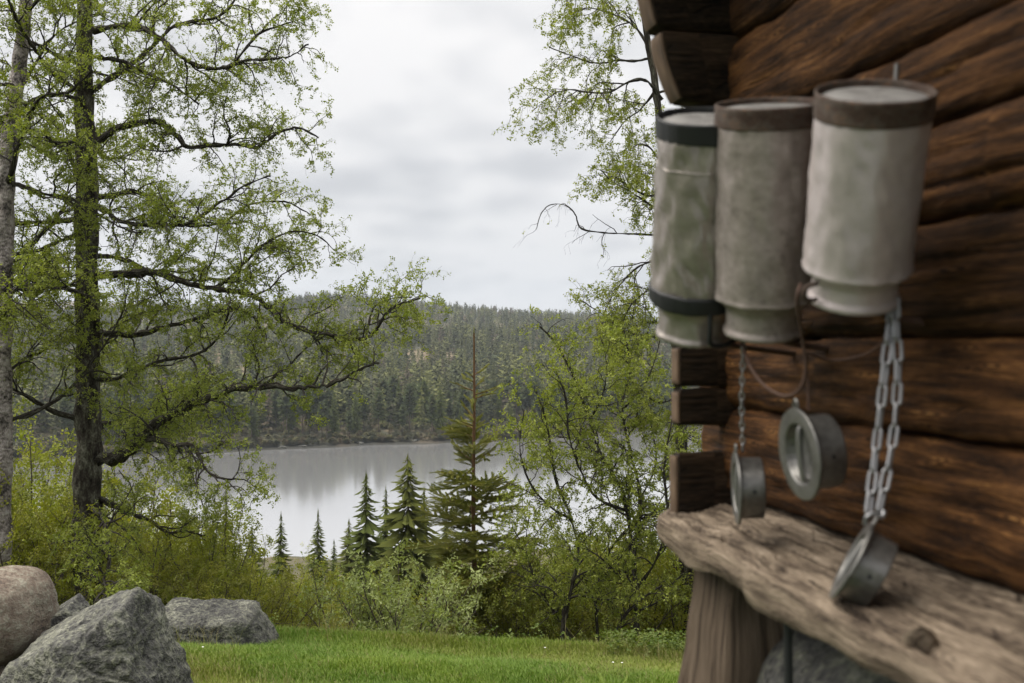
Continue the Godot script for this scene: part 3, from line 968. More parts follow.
# ---------------------------------------------------------------- boulders and grass
func build_boulders() -> void:
	var place := func(label: String, called: String, px: float, py: float, depth: float, planes: Array, sharp: float, lumps: float, salt: float, m: String, around := 90) -> void:
		var p := at(px, py, depth)
		var o := thing(called, p, label, "boulder" if called == "boulder" else "stone")
		part("rock", boulder(planes, sharp, lumps, around, salt).mesh(), mat[m], o)
	place.call("rounded reddish boulder leaning on the big grey one", "boulder", -9, 624, 6.9,
		[[Vector3(1, 0.15, 0.2), 0.29], [Vector3(0.5, 1, 0.2), 0.335], [Vector3(-0.3, 1, 0), 0.35], [Vector3(-1, 0, 0), 0.5], [Vector3(0.6, -0.8, 0.2), 0.31], [Vector3(0, -1, 0), 0.4], [Vector3(0, 0, 1), 0.36], [Vector3(0, 0, -1), 0.36], [Vector3(0.7, 0, 0.7), 0.33], [Vector3(-0.7, 0, 0.7), 0.5]], 6.0, 0.012, 3.0, "stone_red")
	place.call("large angular grey boulder with lichen and a sloping edge", "boulder", 106, 674, 6.5,
		[[Vector3(-0.47, 0.87, 0.12), 0.36], [Vector3(0.9, 0.3, 0.1), 0.3], [Vector3(-0.1, 1, 0.2), 0.49], [Vector3(0.25, 0.3, 1.0), 0.34], [Vector3(-0.5, 0.25, 0.8), 0.42], [Vector3(0, 0, -1), 0.45], [Vector3(-1, 0, 0), 0.62], [Vector3(0, -1, 0), 0.45], [Vector3(0.75, -0.05, 0.6), 0.46], [Vector3(0.3, 1, -0.5), 0.56]], 26.0, 0.035, 11.0, "stone_grey", 170)
	place.call("low flat-topped grey boulder lying in the lawn", "boulder", 205, 650, 9.3,
		[[Vector3(0.03, 1, 0.1), 0.35], [Vector3(1, 0.5, 0), 0.55], [Vector3(-1, 0.2, 0), 0.5], [Vector3(0.1, 0.15, 1), 0.34], [Vector3(0.6, 0.1, 0.8), 0.42], [Vector3(0, 0, -1), 0.4], [Vector3(0, -1, 0), 0.3]], 14.0, 0.028, 19.0, "stone_grey", 150)
	place.call("small pale stone wedged behind the angular boulder", "stone", 70, 612, 7.2,
		[[Vector3(-0.5, 0.8, 0.2), 0.06], [Vector3(0.8, 0.6, 0.2), 0.07], [Vector3(0, 0.1, 1), 0.12], [Vector3(-1, -0.2, 0), 0.12], [Vector3(0, -1, 0), 0.5], [Vector3(0, 0, -1), 0.12], [Vector3(1, -0.2, 0), 0.12]], 12.0, 0.006, 29.0, "stone_grey", 40)
	for k in 5:
		var q: Array = [[14, 690, 6.7, 0.12], [36, 688, 6.75, 0.09], [-14, 692, 6.7, 0.13], [24, 703, 6.5, 0.09], [-40, 680, 6.9, 0.2]][k]
		var s: float = q[3]
		place.call("small brown stone packed in the gap under the boulders", "stone", q[0], q[1], q[2],
			[[Vector3(-0.5, 0.8, 0.2), s], [Vector3(0.8, 0.6, 0.2), s * 0.9], [Vector3(0, 0.1, 1), s], [Vector3(-1, -0.2, 0), s * 1.1], [Vector3(0, -1, 0), s], [Vector3(0, 0, -1), s], [Vector3(1, -0.2, 0), s]], 7.0, 0.006, 37.0 + k * 5, "stone_red", 36)
	for k in range(-5, 0):
		get_child(get_child_count() + k).set_meta("group", "stones packed under the boulders")
	# the grey block under the storehouse
	place.call("rough streaky grey stone under the storehouse sill", "boulder", 896, 735, 2.15,
		[[Vector3(-0.6, 0.75, 0.2), 0.225], [Vector3(0.1, 1, 0.1), 0.23], [Vector3(-1, 0.1, 0.1), 0.27], [Vector3(-0.3, 0.2, 1), 0.2], [Vector3(1, 0, 0), 0.45], [Vector3(0, 0, -1), 0.2], [Vector3(0, -1, 0), 0.25]], 9.0, 0.012, 53.0, "stone_grey", 100)


func grass_tuft(blades: int, tall: float, spread: float, thick: float, salt: int) -> ArrayMesh:
	var r := RandomNumberGenerator.new()
	r.seed = salt
	var g := Geo.new()
	for k in blades:
		var a := r.randf() * TAU
		var root := Vector3(r.randf_range(-spread, spread), -0.01, r.randf_range(-spread, spread))
		var lean := Vector3(cos(a), 0, sin(a)) * r.randf_range(0.15, 0.7)
		var h := tall * r.randf_range(0.55, 1.0)
		var side := Vector3(-sin(a + 0.6), 0, cos(a + 0.6)) * thick
		var b := g.v.size()
		g.v.append_array(PackedVector3Array([root - side, root + side, root + lean * h * 0.35 + Vector3(0, h * 0.6, 0) - side * 0.8, root + lean * h * 0.35 + Vector3(0, h * 0.6, 0) + side * 0.8, root + lean * h + Vector3(0, h * 0.93, 0)]))
		g.i.append_array(PackedInt32Array([b, b + 1, b + 3, b, b + 3, b + 2, b + 2, b + 3, b + 4]))
	return g.mesh()


func build_grass() -> void:
	var tuft := grass_tuft(9, 0.07, 0.035, 0.0022, 4)
	var where := []
	var tint := PackedColorArray()
	for k in 95000:
		var near := k < 14000
		var z := -rng.randf_range(2.0, 6.2) if near else -rng.randf_range(6.0, 11.0)
		var x := rng.randf_range(-6.0, 3.6) if not near else rng.randf_range(-3.5, 0.4)
		if x > 0.3 and z > -4.6:
			continue
		var n := rough.get_noise_2d(x * 50.0, z * 50.0)
		var tall := 0.7 + 0.5 * rng.randf() + 0.7 * maxf(0.0, n) + smoothstep(9.3, 10.4, -z) * 0.8
		var b := Basis(Vector3.UP, rng.randf() * TAU).scaled(Vector3(1.1, tall, 1.1))
		where.append(Transform3D(b, Vector3(x, ground(x, z), z)))
		var c := Color(0.135, 0.215, 0.026).lerp(Color(0.215, 0.275, 0.042), rng.randf()).lerp(Color(0.09, 0.17, 0.022), clampf(0.5 - n * 1.6, 0.0, 1.0) * 0.6)
		var dry := rough.get_noise_2d(x * 22.0 + 300.0, z * 34.0)
		c = c.lerp(Color(0.23, 0.24, 0.05), clampf(dry * 1.6, 0.0, 0.6))
		if rng.randf() < 0.05 + maxf(0.0, dry) * 0.2:
			c = Color(0.24, 0.2, 0.09)
		tint.append(c)
	var o := copies("lawn_grass", tuft, mat.grass_blade, where, tint, self)
	tag(o, "short fresh green lawn grass between boulders and thicket", "grass", "", "stuff")
	# dry stalks, standing in loose clumps
	var stalk := grass_tuft(3, 0.32, 0.05, 0.0016, 9)
	where = []
	tint = PackedColorArray()
	for k in 260:
		var spot: Vector3 = [at(275, 690, 7.3), at(180, 680, 7.6), at(660, 640, 9.4), at(620, 645, 9.6), at(200, 640, 8.9), at(440, 640, 9.9), at(330, 636, 9.9)][k % 7]
		var x := spot.x + rng.randfn(0.0, 0.18)
		var z := spot.z + rng.randfn(0.0, 0.12)
		where.append(Transform3D(Basis(Vector3.UP, rng.randf() * TAU).scaled(Vector3.ONE * rng.randf_range(0.5, 1.1)), Vector3(x, ground(x, z), z)))
		tint.append(Color(0.3, 0.25, 0.12).lerp(Color(0.2, 0.2, 0.07), rng.randf()))
	o = copies("dry_grass", stalk, mat.grass_blade, where, tint, self)
	tag(o, "thin dry straw stalks left from last year's grass", "grass", "", "stuff")
	# broad pale weeds along the lawn's edge
	where = []
	tint = PackedColorArray()
	for k in 420:
		var right := k % 5 > 0
		var x := rng.randf_range(0.9, 2.0) if right else rng.randf_range(-3.4, 1.0)
		var z := -rng.randf_range(9.5, 10.4) if right else -rng.randf_range(9.9, 10.7)
		var b := Basis(Vector3.UP, rng.randf() * TAU) * Basis(Vector3.RIGHT, rng.randf_range(-0.5, 0.5))
		where.append(Transform3D(b.scaled(Vector3.ONE * rng.randf_range(0.9, 1.7)), Vector3(x, ground(x, z) + rng.randf_range(0.02, 0.2), z)))
		tint.append(Color(0.16, 0.2, 0.045).lerp(Color(0.09, 0.14, 0.03), rng.randf()))
	o = copies("edge_weeds", mesh_of.sprig, mat.leaf, where, tint, self)
	tag(o, "low pale leafy weeds along the far edge of the lawn", "weeds", "", "stuff")
	# white flowers
	var petals := Geo.new()
	for k in 6:
		var a := TAU * k / 6.0
		var b := petals.v.size()
		var d := Vector3(cos(a), 0.15, sin(a))
		var s := Vector3(-sin(a), 0, cos(a))
		petals.v.append_array(PackedVector3Array([Vector3.ZERO, d * 0.006 + s * 0.004, d * 0.011, d * 0.006 - s * 0.004]))
		petals.quad(b, b + 1, b + 2, b + 3)
	var stem := Geo.new()
	tube(stem, PackedVector3Array([Vector3(0, -0.12, 0), Vector3(0.004, 0, 0)]), taper(2, 0.0012, 0.001), 4)
	var pm := petals.mesh()
	var sm := stem.mesh()
	for q in [[150, 631, 8.55], [156, 630, 8.56], [203, 655, 8.2], [613, 664, 8.3], [622, 665, 8.3], [132, 628, 8.9], [545, 640, 9.4]]:
		var z: float = -q[2]
		var x: float = (q[0] - 512.0) / FOCAL * q[2]
		var o2 := thing("wild_flower", Vector3(x, ground(x, z) + 0.1, z), "tiny white flower on a thin stem in the lawn", "flower", "white flowers in the lawn")
		part("petals", pm, mat.white_petal, o2)
		part("stem", sm, mat.young_bark, o2)


# ---------------------------------------------------------------- trees
func make_leaf_meshes() -> void:
	var r := RandomNumberGenerator.new()
	r.seed = 77
	# a sprig: five small toothed leaves round a short shoot
	for kind in [["sprig", 5, 0.030, 0.024, 0.045], ["willow_sprig", 7, 0.042, 0.017, 0.05], ["bush_sprig", 8, 0.034, 0.026, 0.075]]:
		var g := Geo.new()
		for k in int(kind[1]):
			var a: float = TAU * k * 0.38 + r.randf() * 0.7
			var root: Vector3 = Vector3(0, kind[4] * (k / float(kind[1])), 0) + Vector3(cos(a), 0, sin(a)) * 0.008 + Vector3(r.randf_range(-1, 1), r.randf_range(-1, 1), r.randf_range(-1, 1)) * 0.2 * kind[4]
			var d := Vector3(cos(a), r.randf_range(-0.7, 0.6), sin(a)).normalized()
			var s := d.cross(Vector3.UP).normalized().rotated(d, r.randf_range(-0.9, 0.9))
			var up := s.cross(d)
			var l: float = kind[2] * r.randf_range(0.75, 1.2)
			var w: float = kind[3] * r.randf_range(0.8, 1.15) * 0.5
			var b := g.v.size()
			g.v.append_array(PackedVector3Array([root, root + d * l * 0.38 + s * w + up * w * 0.35, root + d * l, root + d * l * 0.38 - s * w + up * w * 0.35, root + d * l * 0.45 - up * 0.001]))
			g.i.append_array(PackedInt32Array([b, b + 1, b + 4, b + 1, b + 2, b + 4, b + 4, b + 2, b + 3, b, b + 4, b + 3]))
		mesh_of[kind[0]] = g.mesh()
	# a spruce twig with needles all round
	var n := Geo.new()
	for k in 96:
		var t := k / 96.0
		var a := k * 2.4
		var d := Vector3(cos(a), 0.75, sin(a)).normalized()
		var s := d.cross(Vector3.UP).normalized() * 0.0021
		var p := Vector3(0, t * 0.11, 0)
		var b := n.v.size()
		n.v.append_array(PackedVector3Array([p - s, p + s, p + d * (0.026 - 0.008 * t)]))
		n.i.append_array(PackedInt32Array([b, b + 1, b + 2]))
	mesh_of.needle_twig = n.mesh()


class Crown:
	var twigs := Geo.new()
	var where := []
	var tint := PackedColorArray()
	var spec := {}


# side shoots along a limb, and theirs in turn; leaves sit on the last
func sprout(k: Crown, pts: PackedVector3Array, r0: float, r1: float, level: int, from: float) -> void:
	var spec: Dictionary = k.spec
	var lens := PackedFloat32Array([0.0])
	for j in range(1, pts.size()):
		lens.append(lens[j - 1] + pts[j].distance_to(pts[j - 1]))
	var total := lens[lens.size() - 1]
	var run := total * from + rng.randf() * float(spec.gap[level])
	var tree_tint := rng.randf()
	var j := 1
	while run < total:
		while j < lens.size() - 1 and lens[j] < run:
			j += 1
		var f := (run - lens[j - 1]) / maxf(lens[j] - lens[j - 1], 0.0001)
		var p := pts[j - 1].lerp(pts[j], clampf(f, 0.0, 1.0))
		var t := (pts[j] - pts[j - 1]).normalized()
		var q := run / total
		var side := dir_random()
		side = (side - t * side.dot(t)).normalized()
		var d: Vector3 = (t * float(spec.along) + side + Vector3.UP * float(spec.lift[level])).normalized()
		var l: float = spec.length[level] * rng.randf_range(0.45, 1.1) * (1.0 - 0.45 * q)
		var steps: int = spec.steps[level]
		var line := PackedVector3Array([p])
		for s in steps:
			d = (d + dir_random() * float(spec.crook[level]) + Vector3.DOWN * float(spec.droop[level]) * (s + 1.0) / steps).normalized()
			line.append(line[line.size() - 1] + d * l / steps)
		var rb := minf(lerpf(r0, r1, q) * 0.62, float(spec.radius[level]) * rng.randf_range(0.7, 1.2))
		tube(k.twigs, line, taper(line.size(), rb, rb * 0.35 if level < 2 else 0.0012), 5 if level == 0 else 3)
		var last: int = spec.gap.size() - 1
		if level < last:
			sprout(k, line, rb, rb * 0.4, level + 1, 0.12)
		if level >= int(spec.leaf_from):
			var span: float = l
			var count := int(ceil(span / float(spec.leaf_gap)))
			for s in count:
				if rng.randf() > float(spec.full):
					continue
				var at_f := (s + rng.randf()) / count
				var jf := at_f * steps
				var ji := mini(int(jf), steps - 1)
				var lp := line[ji].lerp(line[ji + 1], jf - ji)
				leaf_at(k, lp + dir_random() * 0.02, d, tree_tint)
		run += float(spec.gap[level]) * rng.randf_range(0.5, 1.5)


func leaf_at(k: Crown, p: Vector3, d: Vector3, shade: float) -> void:
	var spec: Dictionary = k.spec
	var y := (d + dir_random() * 0.9).normalized()
	var x := y.cross(dir_random()).normalized()
	if x.length() < 0.5:
		return
	var s: float = float(spec.leaf_size) * rng.randf_range(0.6, 1.25)
	k.where.append(Transform3D(Basis(x, y, x.cross(y)).scaled(Vector3.ONE * s), p))
	var c: Color = spec.tints[0].lerp(spec.tints[1], clampf(0.6 * shade + 0.55 * rng.randf() - 0.1, 0.0, 1.0))
	k.tint.append(c * rng.randf_range(0.8, 1.15))


func finish(k: Crown, o: Node3D, bark: Material, leaf_mesh: Mesh, leaf_material: Material) -> void:
	if k.twigs.v.size():
		part("twigs", k.twigs.mesh(), bark, o).set_meta("kind", "stuff")
	copies("foliage", leaf_mesh, leaf_material, k.where, k.tint, o).set_meta("kind", "stuff")


# picture points [column, row, depth] to points relative to a base
func traced(rows: Array, depth: float, base: Vector3) -> PackedVector3Array:
	var out := PackedVector3Array()
	for q in rows:
		out.append(at(q[0], q[1], depth + (q[2] if q.size() > 2 else 0.0)) - base)
	return out


func limb(k: Crown, o: Node3D, pts: PackedVector3Array, r0: float, r1: float, bark: Material, from := 0.12) -> void:
	r0 *= 0.8
	r1 *= 0.8
	var fine := bent(pts, 5)
	for j in range(1, fine.size()):
		fine[j] += dir_random() * r0 * 0.22
	var g := Geo.new()
	tube(g, fine, taper(fine.size(), r0, r1, 0.8), 9, 0.5, 1.3)
	part("limb", g.mesh(), bark, o)
	sprout(k, fine, r0, r1, 0, from)


func wild_limb(start: Vector3, d: Vector3, length: float, rise: float, crook: float, steps := 7) -> PackedVector3Array:
	var out := PackedVector3Array([start])
	for s in steps:
		d = (d + dir_random() * crook + Vector3.UP * rise * (1.0 if s > steps / 2 else -0.4)).normalized()
		out.append(out[out.size() - 1] + d * length / steps)
	return out


const BIRCH := {
	"gap": [0.12, 0.085, 0.065], "length": [0.85, 0.42, 0.2], "steps": [6, 4, 2], "crook": [0.42, 0.4, 0.3], "droop": [0.05, 0.12, 0.2], "lift": [0.25, 0.1, 0.0],
	"radius": [0.013, 0.006, 0.0026], "along": 0.75, "leaf_from": 1, "leaf_gap": 0.05, "full": 0.72, "leaf_size": 0.88, "tints": [Color(0.175, 0.22, 0.045), Color(0.33, 0.365, 0.085)]}


func trunk_with(o: Node3D, pts: PackedVector3Array, r0: float, r1: float, bark: Material, sides := 22) -> PackedVector3Array:
	var fine := bent(pts, 9)
	var radii := taper(fine.size(), r0, r1, 0.9)
	for j in mini(9, radii.size()):
		radii[j] *= 1.0 + 0.45 * pow(1.0 - j / 9.0, 2.0)
	var g := Geo.new()
	tube(g, fine, radii, sides, 0.22, 0.7)
	g.smooth(true)
	part("trunk", g.mesh(), bark, o)
	return fine


func build_big_birch() -> void:
	var depth := 12.0
	var base := at(90, 612, depth)
	base.y = minf(base.y, ground(base.x, base.z)) - 0.05
	var o := thing("birch_tree", base, "tall old birch with dark trunk and long crooked limbs over the lake", "tree")
	var trunk := traced([[91, 640], [90, 600], [88, 540, 0.05], [88, 450, 0.0], [88, 330, 0.05], [87, 200, 0.0], [84, 100, 0.1], [85, 0, 0.1], [83, -110, 0.2], [87, -200, 0.2]], depth, base)
	trunk_with(o, trunk, 0.2, 0.06, mat.bark_dark)
	var k := Crown.new()
	k.spec = BIRCH.duplicate(true)
	var rows := [
		[[[94, 31], [129, 25, -0.2], [156, 35, -0.4], [184, 59, -0.5], [207, 68, -0.5], [227, 67, -0.6], [242, 61, -0.7], [270, 59, -0.8], [290, 56, -0.8], [308, 44, -0.8]], 0.05, 0.012],
		[[[235, 62, -0.65], [250, 43, -0.6], [260, 33, -0.5], [282, 25, -0.5], [305, 18, -0.4]], 0.022, 0.008],
		[[[92, 90], [129, 66, 0.3], [156, 43, 0.5], [176, 25, 0.6], [219, 16, 0.8], [240, -6, 0.9], [262, -22, 1.0]], 0.045, 0.014],
		[[[98, 140], [121, 127, -0.1], [156, 121, -0.2], [172, 131, -0.2], [188, 147, -0.3], [211, 145, -0.2], [235, 145, -0.2], [258, 147, -0.2], [282, 131, -0.1], [300, 128, 0.0], [318, 138, 0.0]], 0.055, 0.01],
		[[[226, 146, -0.2], [230, 132, -0.3], [224, 116, -0.3], [226, 98, -0.4]], 0.02, 0.007],
		[[[92, 200], [117, 194, 0.2], [137, 192, 0.4], [156, 203, 0.5], [172, 217, 0.6], [192, 226, 0.6], [222, 222, 0.7], [250, 205, 0.8], [285, 202, 0.9], [310, 214, 0.9]], 0.05, 0.009],
		[[[94, 205], [106, 211, -0.4], [125, 223, -0.7], [168, 225, -1.0], [188, 223, -1.1], [219, 203, -1.2], [248, 184, -1.3], [270, 176, -1.3]], 0.045, 0.01],
		[[[96, 275], [129, 274, -0.2], [156, 272, -0.3], [184, 282, -0.4], [219, 290, -0.5], [250, 294, -0.6], [266, 306, -0.6], [282, 321, -0.7], [309, 331, -0.7], [332, 335, -0.8], [344, 339, -0.8], [368, 337, -0.8], [379, 325, -0.8], [388, 311, -0.9], [402, 303, -0.9], [420, 299, -0.9]], 0.06, 0.011],
		[[[215, 290, -0.5], [240, 268, -0.3], [262, 246, -0.2], [290, 232, -0.1], [318, 236, 0.0], [336, 252, 0.0]], 0.024, 0.008],
		[[[366, 338, -0.8], [370, 318, -0.6], [375, 306, -0.6], [391, 299, -0.5], [412, 297, -0.4]], 0.018, 0.007],
		[[[94, 335], [117, 333, 0.2], [137, 335, 0.4], [172, 325, 0.5], [203, 317, 0.5], [219, 311, 0.6], [238, 309, 0.6], [254, 317, 0.7], [264, 338, 0.7]], 0.055, 0.016],
		[[[98, 460], [121, 455, -0.2], [137, 443, -0.4], [156, 425, -0.6], [176, 411, -0.7], [203, 401, -0.8], [235, 388, -0.9], [266, 386, -1.0], [289, 388, -1.0], [313, 387, -1.0], [336, 382, -1.1], [356, 370, -1.1], [380, 362, -1.1]], 0.1, 0.012],
		[[[137, 440, -0.4], [156, 439, -0.7], [172, 445, -0.9], [192, 445, -1.1], [199, 455, -1.2], [206, 470, -1.3], [222, 478, -1.4], [244, 480, -1.4], [262, 492, -1.5]], 0.045, 0.009],
		[[[96, 498], [116, 506, 0.2], [129, 514, 0.3], [149, 520, 0.5], [168, 533, 0.6], [182, 531, 0.7], [205, 536, 0.8]], 0.05, 0.012],
		[[[95, 424], [115, 423, 0.4], [132, 421, 0.7], [150, 425, 0.9], [176, 420, 1.2]], 0.035, 0.012],
		[[[262, 386, -1.0], [286, 368, -0.8], [304, 350, -0.7], [318, 336, -0.6], [330, 322, -0.6]], 0.018, 0.008],
		[[[80, 236], [62, 240, 0.1], [40, 250, 0.2], [18, 254, 0.3], [-10, 262, 0.4]], 0.045, 0.014],
		[[[80, 100], [60, 95, -0.3], [38, 98, -0.6], [16, 112, -0.8], [-8, 118, -0.9]], 0.04, 0.012],
		[[[80, 286], [58, 284, -0.3], [34, 286, -0.6], [8, 292, -0.8]], 0.035, 0.012],
		[[[80, 180], [66, 150, 0.4], [52, 138, 0.7], [34, 132, 1.0]], 0.035, 0.012]]
	for q in rows:
		limb(k, o, traced(q[0], depth, base), q[1], q[2], mat.bark_dark)
	# limbs that grow away from and towards the viewer, and the top above the picture
	for j in 13:
		var y := lerpf(1.9, 8.3, j / 13.0)
		var a := j * 2.4 + 0.5
		var d := Vector3(sin(a) * 0.8, 0.12, cos(a))
		var trunk_x := trunk_at(trunk, y)
		limb(k, o, wild_limb(trunk_x, d, lerpf(2.9, 1.5, j / 13.0), 0.05, 0.3), 0.04, 0.012, mat.bark_dark, 0.2)
	finish(k, o, mat.twig_bark, mesh_of.sprig, mat.leaf)


func trunk_at(pts: PackedVector3Array, y: float) -> Vector3:
	for j in range(1, pts.size()):
		if pts[j].y >= y:
			return pts[j - 1].lerp(pts[j], clampf((y - pts[j - 1].y) / (pts[j].y - pts[j - 1].y), 0.0, 1.0))
	return pts[pts.size() - 1]


func build_left_birch() -> void:
	var depth := 11.2
	var base := at(-2, 625, depth)
	base.y = minf(base.y, ground(base.x, base.z)) - 0.05
	var o := thing("birch_tree", base, "leaning birch with pale pinkish lower trunk beside the old birch", "tree")
	var trunk := traced([[-3, 650], [-2, 610], [-1, 540], [1, 440], [2, 340], [4, 250], [6, 180], [16, 90, 0.1], [24, 20, 0.2], [30, -60, 0.3], [34, -150, 0.3]], depth, base)
	trunk_with(o, trunk, 0.145, 0.06, mat.bark_pale)
	var k := Crown.new()
	k.spec = BIRCH.duplicate(true)
	k.spec.tints = [Color(0.17, 0.21, 0.042), Color(0.32, 0.35, 0.075)]
	var rows := [
		[[[6, 190], [14, 160, -0.2], [26, 120, -0.3], [44, 96, -0.5], [68, 92, -0.7], [92, 70, -0.8]], 0.04, 0.012],
		[[[4, 300], [18, 288, -0.2], [36, 284, -0.4], [60, 288, -0.6], [80, 280, -0.8]], 0.032, 0.01],
		[[[2, 380], [22, 360, 0.2], [44, 350, 0.5], [66, 330, 0.8]], 0.03, 0.01],
		[[[4, 262], [24, 250, 0.2], [44, 232, 0.3], [64, 206, 0.5], [70, 176, 0.6]], 0.036, 0.01],
		[[[14, 100], [34, 66, 0.3], [50, 40, 0.5], [76, 22, 0.7], [110, 12, 0.8]], 0.034, 0.01],
		[[[28, 10], [56, -14, -0.3], [90, -30, -0.5]], 0.03, 0.01]]
	for q in rows:
		limb(k, o, traced(q[0], depth, base), q[1], q[2], mat.bark_dark)
	for j in 10:
		var y := lerpf(2.6, 8.0, j / 10.0)
		var a := j * 2.4 + 2.0
		limb(k, o, wild_limb(trunk_at(trunk, y), Vector3(sin(a) * 0.9 - 0.2, 0.1, cos(a)), lerpf(2.2, 1.4, j / 10.0), 0.05, 0.3), 0.035, 0.011, mat.bark_dark, 0.2)
	finish(k, o, mat.twig_bark, mesh_of.sprig, mat.leaf)


func build_right_birch() -> void:
	var depth := 12.5
	var base := at(690, 660, depth)
	base.y = minf(base.y, ground(base.x, base.z)) - 0.05
	var o := thing("birch_tree", base, "weeping birch with drooping twigs reaching out behind the milk cans", "tree")
	var trunk := traced([[692, 690], [690, 640], [684, 540], [681, 420], [674, 300], [666, 190], [658, 105], [646, 30], [634, -50], [626, -130]], depth, base)
	trunk_with(o, trunk, 0.1, 0.022, mat.bark_dark)
	var k := Crown.new()
	k.spec = BIRCH.duplicate(true)
	k.spec.droop = [0.3, 0.5, 0.6]
	k.spec.lift = [0.05, -0.15, -0.2]
	k.spec.length = [0.75, 0.45, 0.24]
	k.spec.gap = [0.1, 0.085, 0.07]
	k.spec.tints = [Color(0.18, 0.22, 0.045), Color(0.33, 0.35, 0.08)]
	k.spec.full = 0.62
	k.spec.leaf_size = 0.92
	var rows := [
		[[[662, 100], [648, 82, -0.1], [634, 80, -0.2], [609, 92, -0.3], [590, 92, -0.4], [565, 90, -0.4], [548, 98, -0.5], [532, 112, -0.5]], 0.03, 0.006],
		[[[650, 50], [634, 26, 0.2], [612, 14, 0.3], [590, 8, 0.4], [570, 14, 0.4]], 0.03, 0.007],
		[[[640, 0], [616, -20, -0.2], [590, -26, -0.3], [572, -14, -0.4], [566, 6, -0.4]], 0.026, 0.007],
		[[[656, 90], [640, 110, 0.3], [626, 120, 0.5], [610, 142, 0.6]], 0.02, 0.006],
		[[[668, 190], [650, 196, -0.2], [632, 188, -0.3], [614, 176, -0.3], [600, 170, -0.3]], 0.022, 0.006],
		[[[670, 260], [650, 262, 0.2], [634, 270, 0.3], [616, 290, 0.4], [604, 312, 0.4]], 0.022, 0.006],
		[[[672, 290], [656, 288, -0.3], [640, 296, -0.4], [628, 310, -0.4], [620, 330, -0.4]], 0.02, 0.006],
		[[[664, 170], [652, 150, -0.2], [640, 144, -0.3], [630, 150, -0.3]], 0.02, 0.006],
		[[[676, 330], [652, 322, 0.2], [630, 330, 0.4], [610, 350, 0.5]], 0.022, 0.006]]
	for q in rows:
		limb(k, o, traced(q[0], depth, base), q[1], q[2], mat.bark_dark, 0.25)
	for j in 14:
		var y := lerpf(2.4, 8.6, j / 14.0)
		var a := j * 2.4 + 1.0
		limb(k, o, wild_limb(trunk_at(trunk, y), Vector3(sin(a) * 0.8 + 0.3, 0.2, cos(a)), 1.4, 0.0, 0.3), 0.022, 0.007, mat.bark_dark, 0.2)
	# a nearly bare twiggy branch
	k.spec.full = 0.05
	k.spec.gap = [0.16, 0.13, 0.12]
	k.spec.length = [0.5, 0.35, 0.2]
	limb(k, o, traced([[668, 236], [634, 234, -0.2], [609, 233, -0.2], [582, 229, -0.3], [575, 214, -0.3], [565, 205, -0.3], [550, 205, -0.4], [541, 214, -0.4], [536, 230, -0.4]], depth, base), 0.018, 0.004, mat.bark_dark, 0.3)
	finish(k, o, mat.twig_bark, mesh_of.sprig, mat.leaf)


